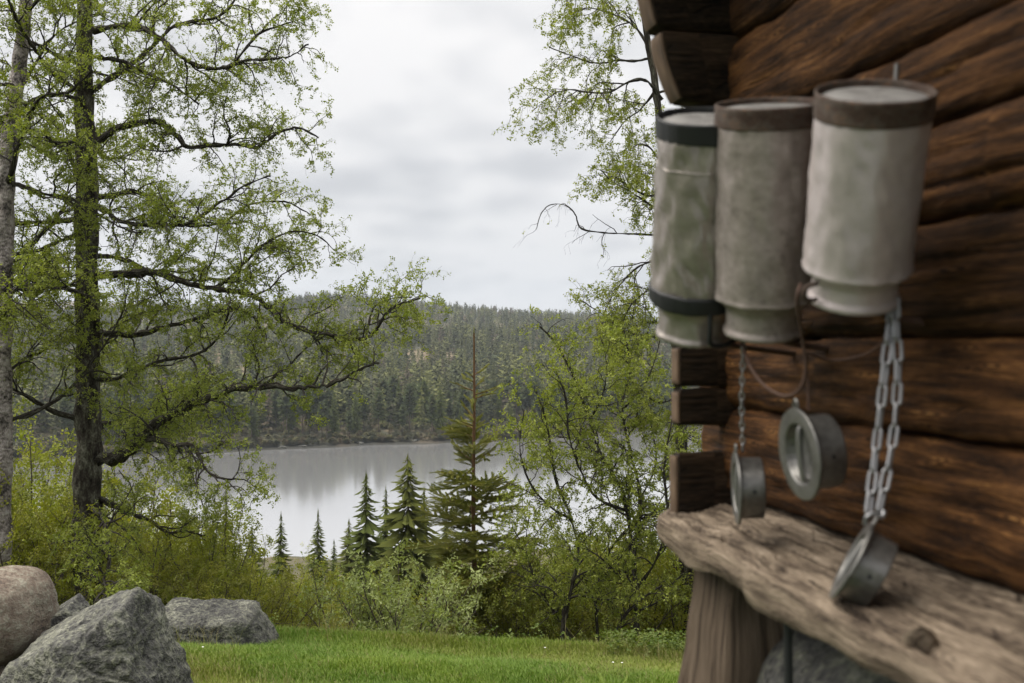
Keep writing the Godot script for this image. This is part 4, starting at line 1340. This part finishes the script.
func build_bush_birch() -> void:
	var depth := 11.4
	var base := at(610, 655, depth)
	base.y = minf(base.y, ground(base.x, base.z)) - 0.05
	var o := thing("crooked_birch", base, "many-stemmed crooked young birch growing at the lawn edge beside the storehouse", "tree")
	var k := Crown.new()
	k.spec = BIRCH.duplicate(true)
	k.spec.gap = [0.105, 0.085, 0.065]
	k.spec.length = [0.75, 0.4, 0.2]
	k.spec.droop = [0.12, 0.3, 0.4]
	k.spec.tints = [Color(0.19, 0.235, 0.045), Color(0.35, 0.38, 0.085)]
	k.spec.full = 0.62
	k.spec.leaf_size = 0.95
	var rows := [
		[[[638, 660], [636, 600], [633, 560, 0.1], [626, 505, 0.1], [612, 472, 0.0], [598, 450, 0.0], [590, 420, 0.1], [578, 388, 0.1], [560, 350, 0.1], [540, 326, 0.0]], 0.045, 0.01],
		[[[632, 560], [640, 500, 0.3], [630, 450, 0.4], [622, 410, 0.5], [630, 370, 0.5], [624, 330, 0.5]], 0.03, 0.01],
		[[[626, 510], [600, 500, -0.3], [585, 480, -0.4], [570, 440, -0.5], [566, 400, -0.5], [556, 370, -0.5]], 0.026, 0.009],
		[[[560, 660, -0.2], [566, 610, -0.2], [578, 560, -0.2], [572, 520, -0.2], [556, 480, -0.3], [548, 430, -0.3], [536, 390, -0.3]], 0.034, 0.009],
		[[[600, 660, 0.3], [596, 600, 0.3], [610, 550, 0.3], [640, 520, 0.4], [664, 506, 0.5], [680, 480, 0.6]], 0.032, 0.01],
		[[[636, 590], [656, 560, -0.2], [668, 520, -0.3], [664, 470, -0.3], [672, 420, -0.3]], 0.026, 0.01],
		[[[606, 655, -0.3], [622, 620, -0.4], [640, 600, -0.5], [662, 585, -0.6]], 0.028, 0.01],
		[[[580, 655, 0.2], [560, 620, 0.2], [540, 590, 0.2], [526, 550, 0.2], [530, 510, 0.2]], 0.026, 0.009],
		[[[598, 452], [580, 440, 0.4], [556, 436, 0.6], [534, 424, 0.7]], 0.016, 0.006],
		[[[590, 420], [604, 390, -0.2], [606, 360, -0.2], [600, 335, -0.2]], 0.016, 0.006],
		[[[622, 410, 0.5], [644, 386, 0.3], [656, 356, 0.2], [662, 330, 0.2]], 0.016, 0.006],
		[[[572, 520, -0.2], [552, 508, -0.5], [532, 486, -0.6], [520, 452, -0.6], [524, 410, -0.6]], 0.018, 0.006],
		[[[640, 500, 0.3], [656, 462, 0.6], [650, 420, 0.7], [642, 390, 0.7]], 0.016, 0.006],
		[[[596, 600, 0.3], [566, 576, 0.6], [546, 550, 0.7], [528, 540, 0.8]], 0.018, 0.006],
		[[[636, 600], [614, 570, -0.4], [592, 552, -0.6], [574, 546, -0.7]], 0.018, 0.006],
		[[[640, 610], [660, 600, 0.3], [676, 580, 0.4], [690, 570, 0.4]], 0.018, 0.006]]
	for q in rows:
		limb(k, o, traced(q[0], depth, base), q[1], q[2], mat.bark_dark, 0.15)
	finish(k, o, mat.twig_bark, mesh_of.sprig, mat.leaf)


# a shrub of several wands, leafy nearly to the ground
func shrub(o: Node3D, tall: float, wide: float, wands: int, tints: Array, full: float, leaf: String, size: float, bark: String) -> void:
	var k := Crown.new()
	k.spec = {"gap": [0.13, 0.1], "length": [0.55 * wide, 0.24], "steps": [4, 2], "crook": [0.3, 0.35], "droop": [-0.05, 0.05], "lift": [0.45, 0.2], "radius": [0.006, 0.0025], "along": 0.8,
		"leaf_from": 0, "leaf_gap": 0.075, "full": full, "leaf_size": size, "tints": tints}
	for j in wands:
		var a := TAU * (j + rng.randf() * 0.8) / wands
		var r := rng.randf() * 0.25 * wide
		var d := Vector3(cos(a) * 0.42 * wide / tall, 1.0, sin(a) * 0.42 * wide / tall).normalized()
		var pts := wild_limb(Vector3(cos(a) * r, -0.1, sin(a) * r), d, tall * rng.randf_range(0.6, 1.05), 0.05, 0.16, 6)
		var fine := bent(pts, 3)
		var g := Geo.new()
		tube(g, fine, taper(fine.size(), 0.015, 0.004), 5)
		part("stem", g.mesh(), mat[bark], o)
		sprout(k, fine, 0.015, 0.005, 0, 0.08)
	finish(k, o, mat[bark], mesh_of[leaf], mat.leaf)


func set_down(o: Node3D, px: float, py: float, depth: float, sink := 0.05) -> void:
	var p := at(px, py, depth)
	p.y = ground(p.x, p.z) - sink
	o.position = p


func again(o: Node3D, called: String, label := "") -> Node3D:
	var c: Node3D = o.duplicate()
	c.name = numbered(called)
	add_child(c)
	if label:
		c.set_meta("label", label)
	return c


func build_shrubs() -> void:
	var protos := []
	var kinds := [
		[2.0, 1.5, 11, [Color(0.19, 0.215, 0.032), Color(0.34, 0.335, 0.05)], 0.8, "bush_sprig", 1.0, "bushy yellow-green birch shrub in the thicket below the lawn", "bushy birch shrubs in the thicket"],
		[1.6, 1.6, 12, [Color(0.155, 0.19, 0.032), Color(0.28, 0.295, 0.05)], 0.8, "bush_sprig", 1.0, "round mid-green birch shrub in the thicket below the lawn", "round birch shrubs in the thicket"],
		[2.4, 1.3, 9, [Color(0.175, 0.21, 0.034), Color(0.32, 0.335, 0.052)], 0.75, "bush_sprig", 1.0, "tall slender birch sapling in the thicket below the lawn", "slender birch saplings in the thicket"],
		[1.2, 1.5, 12, [Color(0.18, 0.2, 0.036), Color(0.31, 0.3, 0.06)], 0.8, "bush_sprig", 1.0, "low spreading olive birch shrub in the thicket below the lawn", "low birch shrubs in the thicket"]]
	for q in kinds:
		var o := thing("birch_shrub", Vector3.ZERO, q[7], "shrub", q[8])
		shrub(o, q[0], q[1], q[2], q[3], q[4], q[5], q[6], "young_bark")
		protos.append(o)
	# column, depth, kind, scale
	var spots := [
		[20, 11.6, 0, 1.05], [52, 12.8, 2, 1.1], [118, 12.6, 0, 1.0], [140, 11.8, 3, 1.0], [160, 13.6, 2, 1.0], [186, 12.4, 1, 1.0], [215, 13.4, 3, 1.1], [236, 11.8, 3, 0.9], [262, 12.6, 1, 0.85],
		[292, 13.4, 3, 1.0], [30, 14.6, 2, 1.4], [110, 15.4, 0, 1.4], [70, 16.5, 2, 1.5], [180, 16.0, 0, 1.2], [240, 16.5, 1, 1.1], [300, 15.6, 3, 1.2], [330, 14.0, 3, 0.9], [140, 19.0, 2, 1.6], [10, 19.0, 0, 1.8],
		[60, 22.0, 2, 1.9], [210, 20.0, 1, 1.4], [270, 22.0, 3, 1.5], [330, 19.0, 1, 1.1], [385, 17.0, 3, 1.0], [430, 15.5, 1, 0.9], [505, 14.0, 0, 0.95], [520, 12.6, 1, 0.9], [548, 12.4, 3, 1.0], [585, 13.2, 0, 1.0], [620, 13.0, 1, 1.1], [655, 13.4, 0, 1.1],
		[690, 13.0, 0, 1.2], [735, 12.4, 2, 1.1], [790, 12.0, 0, 1.2], [840, 12.6, 1, 1.4], [-40, 12.0, 0, 1.1], [-90, 12.6, 1, 1.4], [-70, 15.5, 2, 1.6], [350, 24.0, 3, 1.4], [300, 27.0, 1, 1.4], [240, 30.0, 0, 1.6], [400, 26.0, 3, 1.5], [180, 28.0, 2, 1.8], [120, 26.0, 0, 1.9],
		[480, 19.0, 1, 1.1], [540, 18.0, 0, 1.2], [600, 17.0, 2, 1.2], [660, 18.0, 0, 1.4], [440, 30.0, 1, 1.6], [520, 30.0, 0, 1.7], [580, 26.0, 2, 1.6], [640, 28.0, 0, 1.8], [360, 34.0, 3, 1.7], [280, 38.0, 1, 1.8], [330, 44.0, 3, 1.9], [420, 40.0, 1, 1.6], [210, 40.0, 2, 2.0],
		[8, 15.0, 2, 1.75], [196, 13.2, 2, 1.05], [228, 14.0, 2, 0.95], [48, 17.5, 2, 2.0], [126, 17.0, 2, 1.7], [165, 18.5, 2, 1.55], [200, 15.0, 0, 1.1], [90, 14.2, 0, 1.5], [-30, 16.0, 2, 2.0], [25, 13.2, 0, 1.4], [300, 33.0, 0, 1.8], [255, 26.0, 1, 1.5], [345, 29.0, 0, 1.4], [390, 21.0, 3, 1.2], [320, 23.0, 0, 1.2], [270, 18.0, 3, 1.1], [365, 16.0, 1, 0.9], [460, 24.0, 0, 1.5], [500, 24.0, 1, 1.6], [560, 15.0, 1, 1.0], [640, 15.5, 0, 1.2]]
	var used := {}
	for q in spots:
		var kind: int = q[2]
		var o: Node3D = protos[kind] if not used.has(kind) else again(protos[kind], "birch_shrub")
		used[kind] = true
		set_down(o, q[0], 600, q[1])
		o.rotation.y = rng.randf() * TAU
		o.scale = Vector3.ONE * float(q[3])
	# the pale willow
	var w := thing("willow_shrub", Vector3.ZERO, "pale green willow shrub at the lawn edge beside the young spruce", "shrub")
	shrub(w, 1.3, 1.3, 15, [Color(0.22, 0.27, 0.1), Color(0.4, 0.45, 0.2)], 0.7, "willow_sprig", 1.25, "young_bark")
	set_down(w, 408, 640, 10.9)
	w = thing("willow_shrub", Vector3.ZERO, "slim pale willow wands rising beside the broader willow shrub", "shrub")
	shrub(w, 1.25, 0.8, 8, [Color(0.2, 0.25, 0.085), Color(0.36, 0.41, 0.16)], 0.65, "willow_sprig", 1.2, "young_bark")
	set_down(w, 356, 640, 11.3)


# ---------------------------------------------------------------- conifers
func spruce_sapling() -> void:
	var depth := 12.6
	var base := at(474, 650, depth)
	base.y = ground(base.x, base.z) - 0.05
	var o := thing("young_spruce", base, "young spruce with long bare orange leader in front of the lake", "spruce")
	var top := at(474, 333, depth).y - base.y
	var pts := PackedVector3Array()
	for j in 13:
		var f := j / 12.0
		pts.append(Vector3(0.02 * sin(f * 9.0) * (1.0 - f), f * top, 0.02 * cos(f * 7.0) * (1.0 - f)))
	var g := Geo.new()
	tube(g, bent(pts, 3), taper(37, 0.04, 0.011, 1.0), 9, 0.1)
	part("trunk", g.mesh(), mat.spruce_bark, o)
	var where := []
	var tint := PackedColorArray()
	var add := func(p: Vector3, d: Vector3, s: float) -> void:
		var x := d.cross(dir_random()).normalized()
		where.append(Transform3D(Basis(x, d, x.cross(d)).scaled(Vector3.ONE * s), p))
		tint.append(Color(0.17, 0.19, 0.042).lerp(Color(0.28, 0.27, 0.06), rng.randf()))
	for j in 34:
		add.call(Vector3(0, top * (0.7 + 0.0088 * j), 0), Vector3.UP, 1.0)
	var y := 0.25
	while y < top * 0.88:
		var f := y / top
		var reach := clampf(table([[0.0, 0.65], [0.25, 0.78], [0.42, 0.76], [0.54, 0.64], [0.62, 0.46], [0.72, 0.34], [0.82, 0.3], [0.88, 0.2]], f), 0.1, 1.1)
		var bare := f > 0.6
		var a := rng.randf() * TAU
		var l := reach * rng.randf_range(0.55, 1.15)
		var d := Vector3(cos(a), rng.randf_range(0.45, 0.8) if bare else rng.randf_range(0.05, 0.4), sin(a)).normalized()
		var line := PackedVector3Array([Vector3(0, y, 0)])
		var steps := 7
		for s in steps:
			d = (d + Vector3(0, 0.05 if s > 2 else -0.05, 0) + dir_random() * 0.08).normalized()
			line.append(line[s] + d * l / steps)
		var bg := Geo.new()
		tube(bg, line, taper(line.size(), 0.009, 0.003), 5)
		part("branch", bg.mesh(), mat.spruce_bark, o)
		var t := 0.05
		while t < l:
			var jf := t / l * steps
			var ji := mini(int(jf), steps - 1)
			var p := line[ji].lerp(line[ji + 1], jf - ji)
			var tt := (line[ji + 1] - line[ji]).normalized()
			add.call(p, (tt + dir_random() * 0.2).normalized(), 1.2)
			if f < 0.72:
				for sgn in [-1.0, 1.0]:
					var sd: Vector3 = (tt * 0.8 + tt.cross(Vector3.UP) * sgn * 0.8 + Vector3(0, rng.randf_range(-0.45, 0.35), 0)).normalized()
					var sl := minf(0.36, (l - t) * 0.65 + 0.08) * rng.randf_range(0.4, 1.0)
					var m := 0.0
					while m < sl:
						add.call(p + sd * m, (sd + dir_random() * 0.2).normalized(), 1.2)
						m += 0.07
			t += 0.075
		y += rng.randf_range(0.02, 0.045) if f < 0.58 else rng.randf_range(0.025, 0.07)
	copies("needles", mesh_of.needle_twig, mat.needle, where, tint, o).set_meta("kind", "stuff")


# one conifer's crown as ragged drooping sprays; height 1
func conifer_crown(whorls: int, wide: float, low: float, per: int, salt: int, pine: bool) -> ArrayMesh:
	var r := RandomNumberGenerator.new()
	r.seed = salt
	var g := Geo.new()
	for w in whorls:
		var f := low + (1.0 - low) * pow(w / float(whorls), 0.85)
		var reach := wide * (pow(1.0 - f, 0.68) + 0.015) * (0.75 + 0.5 * r.randf()) if not pine else wide * sqrt(maxf(0.0, sin(PI * clampf((f - low) / (1.0 - low) * 0.9 + 0.1, 0, 1)))) * 0.9
		for b in per:
			var a := TAU * (b + r.randf()) / per + w
			var l := reach * r.randf_range(0.35, 1.35)
			var d := Vector3(cos(a), 0, sin(a))
			var s := Vector3(-sin(a), 0, cos(a))
			var y := f + r.randf_range(-0.02, 0.02)
			var drop := l * (r.randf_range(-0.1, 0.45) if not pine else r.randf_range(-0.6, 0.2))
			var wd := l * (r.randf_range(0.22, 0.4) if whorls < 40 else r.randf_range(0.09, 0.2))
			var k := g.v.size()
			var th := (0.012 + l * 0.12) if whorls < 40 else l * 0.06
			g.v.append_array(PackedVector3Array([Vector3(0, y + 0.02, 0), d * l * 0.55 + s * wd + Vector3(0, y - drop * 0.6 - th, 0), d * l + Vector3(0, y - drop, 0), d * l * 0.55 - s * wd + Vector3(0, y - drop * 0.6 - th, 0), d * l * 0.5 + Vector3(0, y - drop * 0.3 + th * 0.6, 0)]))
			g.i.append_array(PackedInt32Array([k, k + 1, k + 4, k + 1, k + 2, k + 4, k + 4, k + 2, k + 3, k, k + 4, k + 3]))
			for e in g.v.size() - k:
				g.c.append(Color(1, 1, 1))
	# the leader
	var k2 := g.v.size()
	g.v.append_array(PackedVector3Array([Vector3(0.006, 0.96, 0), Vector3(-0.006, 0.96, 0.004), Vector3(0, 1.03, 0), Vector3(0, 0.96, -0.006)]))
	g.i.append_array(PackedInt32Array([k2, k2 + 1, k2 + 2, k2 + 1, k2 + 3, k2 + 2, k2 + 3, k2, k2 + 2]))
	for e in 4:
		g.c.append(Color(1, 1, 1))
	return g.mesh()


func needle_mat(called: String, c: Color) -> StandardMaterial3D:
	var m := plain(called, c, 1.0)
	m.metallic_specular = 0.2
	m.backlight_enabled = true
	m.backlight = Color(0.3, 0.3, 0.2)
	return m


func build_conifers() -> void:
	spruce_sapling()
	needle_mat("spruce_green", Color(0.062, 0.078, 0.021))
	needle_mat("spruce_olive", Color(0.072, 0.082, 0.02))
	var crowns := []
	for j in 3:
		crowns.append(conifer_crown([46, 50, 42][j], [0.2, 0.15, 0.25][j], 0.04, [13, 11, 14][j], 300 + j, false))
	var tg := Geo.new()
	tube(tg, PackedVector3Array([Vector3(0, -0.03, 0), Vector3(0.004, 0.4, 0), Vector3(0, 0.97, 0)]), taper(3, 0.016, 0.003), 6)
	var tm := tg.mesh()
	# the spruces between thicket and shore: column, top row, depth, crown, olive
	var group := "small spruces on the bank above the shore"
	var spots := [[366, 474, 34.0, 0, 0], [386, 488, 36.0, 1, 0], [408, 457, 30.0, 2, 1], [424, 490, 33.0, 0, 1], [318, 511, 44.0, 1, 0], [281, 514, 42.0, 1, 0], [349, 520, 46.0, 0, 1], [226, 494, 36.0, 1, 1], [207, 506, 40.0, 1, 1], [252, 526, 44.0, 0, 0], [334, 540, 55.0, 1, 0],
		[446, 522, 38.0, 2, 1], [380, 528, 52.0, 0, 0], [132, 520, 42.0, 2, 1], [560, 540, 38.0, 0, 1], [650, 530, 36.0, 2, 1]]
	for q in spots:
		var label := "small dark spruce on the bank above the lake shore"
		if q[0] == 366:
			label = "dense pointed spruce standing clear against the lake"
		elif q[0] == 408:
			label = "broad olive spruce with thin tip close beside the young spruce"
		elif q[4] == 1:
			label = "small olive spruce on the bank above the lake shore"
		var o := thing("spruce_tree", Vector3.ZERO, label, "spruce", group if label.begins_with("small") else "")
		part("trunk", tm, mat.old_spruce_bark, o)
		part("crown", crowns[q[3]], mat.spruce_olive if q[4] else mat.spruce_green, o)
		set_down(o, q[0], 600, q[2])
		var tall: float = at(q[0], q[1], q[2]).y - o.position.y
		o.scale = Vector3(1.0, 1.0, 1.0) * tall
		o.rotation.y = rng.randf() * TAU
	# single pines along the far shore
	needle_mat("pine_green", Color(0.045, 0.058, 0.026))
	var pine := conifer_crown(16, 0.2, 0.42, 9, 400, true)
	var pine_b := conifer_crown(18, 0.16, 0.34, 9, 401, true)
	var pg := Geo.new()
	tube(pg, PackedVector3Array([Vector3(0, -0.03, 0), Vector3(0.01, 0.4, 0.004), Vector3(0, 0.9, 0)]), taper(3, 0.014, 0.004), 5)
	var pm := pg.mesh()
	for j in 170:
		var col := lerpf(60.0, 690.0, (j + rng.randf()) / 170.0)
		var dd := shore_at(col) + rng.randf_range(2.5, 40.0)
		var a := atan((col - 512.0) / FOCAL)
		var p := Vector3(sin(a) * dd, 0, -cos(a) * dd)
		p.y = ground(p.x, p.z)
		var spruce := rng.randf() < 0.35
		var o := thing("shore_spruce" if spruce else "shore_pine", p, "dark pointed spruce standing along the far lake shore" if spruce else "slender pine with bare lower trunk along the far lake shore", "spruce" if spruce else "pine", "spruces along the far shore" if spruce else "pines along the far shore")
		part("trunk", pm, mat.old_spruce_bark, o)
		part("crown", crowns[j % 3] if spruce else (pine if j % 2 else pine_b), mat.spruce_green if spruce else mat.pine_green, o)
		o.scale = Vector3.ONE * rng.randf_range(7.0, 13.0)
		o.rotation.y = rng.randf() * TAU
	build_forest()


func build_forest() -> void:
	var meshes := [conifer_crown(13, 0.2, 0.1, 6, 500, false), conifer_crown(12, 0.16, 0.15, 6, 501, false), conifer_crown(9, 0.2, 0.3, 6, 502, true)]
	var sets := [[], [], []]
	var tints := [PackedColorArray(), PackedColorArray(), PackedColorArray()]
	for j in 33000:
		var col := rng.randf_range(-260.0, 1200.0)
		var a := atan((col - 512.0) / FOCAL)
		var s := shore_at(col)
		var r := (s + 10.0) * pow(1500.0 / s, pow(rng.randf(), 0.72))
		var x := sin(a) * r
		var z := -cos(a) * r
		var h := ground(x, z)
		var n := rough.get_noise_2d(x * 2.0, z * 2.0) + 0.5 * rough.get_noise_2d(x * 14.0 + 70.0, z * 14.0)
		if n > (0.3 if r < 330.0 else (0.02 if h > 40.0 else 0.24)) and rng.randf() < 0.82:
			continue
		var k := 2 if rng.randf() < 0.4 else (1 if rng.randf() < 0.5 else 0)
		var tall := rng.randf_range(4.0, 13.0) * (0.55 if h > 45.0 else 1.0)
		sets[k].append(Transform3D(Basis(Vector3.UP, rng.randf() * TAU).scaled(Vector3.ONE * tall), Vector3(x, h - 0.3, z)))
		var c := Color(0.036, 0.047, 0.018).lerp(Color(0.09, 0.095, 0.034), rng.randf())
		if rng.randf() < 0.18 and r < 900.0:
			c = Color(0.13, 0.14, 0.045)
		elif rng.randf() < 0.1:
			c = Color(0.085, 0.07, 0.045)
		tints[k].append(c)
	for k in 3:
		var o := copies(["far_spruce_forest", "far_slim_forest", "far_pine_forest"][k], meshes[k], mat.far_needle, sets[k], tints[k], self)
		tag(o, ["distant spruce forest covering the hill across the lake", "slimmer spruces mixed through the distant hillside forest", "round-topped pines mixed through the distant hillside forest"][k], "forest", "", "stuff")
	# low growth between the far trees and the water
	var low := []
	var low_tint := PackedColorArray()
	for j in 5200:
		var col := rng.randf_range(-200.0, 800.0)
		var rr := shore_at(col) + 0.8 + 60.0 * pow(rng.randf(), 1.8)
		var a := atan((col - 512.0) / FOCAL)
		var p := Vector3(sin(a) * rr, 0, -cos(a) * rr)
		p.y = ground(p.x, p.z) - 0.1
		var s := rng.randf_range(0.5, 2.0)
		low.append(Transform3D(Basis(Vector3.UP, rng.randf() * TAU).scaled(Vector3(s * 2.4, s, s * 2.4)), p))
		low_tint.append([Color(0.06, 0.062, 0.026), Color(0.085, 0.065, 0.035), Color(0.04, 0.045, 0.02), Color(0.11, 0.105, 0.04)][rng.randi() % 4])
	var ob := copies("far_undergrowth", meshes[2], mat.far_needle, low, low_tint, self)
	tag(ob, "brown and green low growth along the far shore", "undergrowth", "", "stuff")
	# rocks and a fallen log at the far water's edge
	for j in 14:
		var col := lerpf(120.0, 600.0, (j + rng.randf()) / 14.0)
		var rr := shore_at(col) + rng.randf_range(0.5, 3.0)
		var a := atan((col - 512.0) / FOCAL)
		var p := Vector3(sin(a) * rr, 0, -cos(a) * rr)
		p.y = ground(p.x, p.z) - 0.05
		var o := thing("shore_rock", p, "grey rock at the far water's edge", "rock", "rocks along the far shore")
		part("rock", shore_rock(), mat.stone_grey, o)
		o.scale = Vector3(rng.randf_range(0.4, 1.3), rng.randf_range(0.25, 0.6), rng.randf_range(0.5, 1.2))
		o.rotation.y = rng.randf() * TAU
	var big := at(466, 424, shore_at(466.0) + 7.0)
	big.y = ground(big.x, big.z)
	var o2 := thing("rock_outcrop", big, "large pale grey rock among pines across the lake", "rock")
	part("rock", shore_rock(), mat.stone_pale, o2)
	o2.scale = Vector3(3.0, 3.4, 2.0)
	var l := at(512, 437, 262)
	l.y = ground(l.x, l.z) + 0.25
	var o3 := thing("fallen_log", l, "bleached fallen log lying on the far shore", "log")
	var lg := Geo.new()
	tube(lg, bent(PackedVector3Array([Vector3(-3.0, -0.1, 0), Vector3(0, 0.15, 0.3), Vector3(3.4, 0.5, -0.2)]), 4), taper(9, 0.26, 0.12), 8, 0.2, 1.0, true)
	part("trunk", lg.mesh(), mat.stone_pale, o3)


func shore_rock() -> ArrayMesh:
	if not mesh_of.has("shore_rock"):
		mesh_of.shore_rock = boulder([[Vector3(-0.4, 0.9, 0.2), 0.8], [Vector3(0.6, 0.8, 0.1), 0.8], [Vector3(1, 0, 0), 1.0], [Vector3(-1, 0, 0.2), 1.0], [Vector3(0, 0, 1), 0.9], [Vector3(0, 0, -1), 0.9], [Vector3(0, -1, 0), 0.5]], 8.0, 0.06, 24, 5.0).mesh()
	return mesh_of.shore_rock


# ---------------------------------------------------------------- all of it
func _ready() -> void:
	rng.seed = 20240
	noise.seed = 8
	noise.frequency = 0.1
	noise.fractal_type = FastNoiseLite.FRACTAL_NONE
	rough.seed = 3
	rough.frequency = 0.01
	rough.fractal_octaves = 4

	var cam := Camera3D.new()
	cam.name = "camera"
	cam.position = Vector3(0, EYE, 0)
	cam.fov = rad_to_deg(2.0 * atan(341.5 / FOCAL))
	cam.near = 0.05
	cam.far = 9000.0
	var lens := CameraAttributesPhysical.new()
	lens.frustum_focal_length = 24.0 * FOCAL / 683.0
	lens.frustum_focus_distance = 13.0
	lens.exposure_aperture = 3.6
	lens.frustum_near = 0.05
	lens.frustum_far = 9000.0
	cam.attributes = lens
	add_child(cam)
	build_sky()
	var sun := DirectionalLight3D.new()
	sun.name = "veiled_sun"
	sun.light_energy = 0.5
	sun.light_angular_distance = 70.0
	sun.light_color = Color(1.0, 0.97, 0.92)
	sun.shadow_enabled = true
	add_child(sun)
	sun.look_at_from_position(Vector3(-5, 10, -1), Vector3.ZERO)

	make_materials()
	plain("white_petal", Color(0.75, 0.75, 0.72), 0.7)
	plain("stone_pale", Color(0.13, 0.13, 0.125), 0.95)
	make_leaf_meshes()
	build_land()
	build_storehouse()
	build_cans()
	build_boulders()
	build_big_birch()
	build_left_birch()
	build_right_birch()
	build_bush_birch()
	build_shrubs()
	build_conifers()
	build_grass()
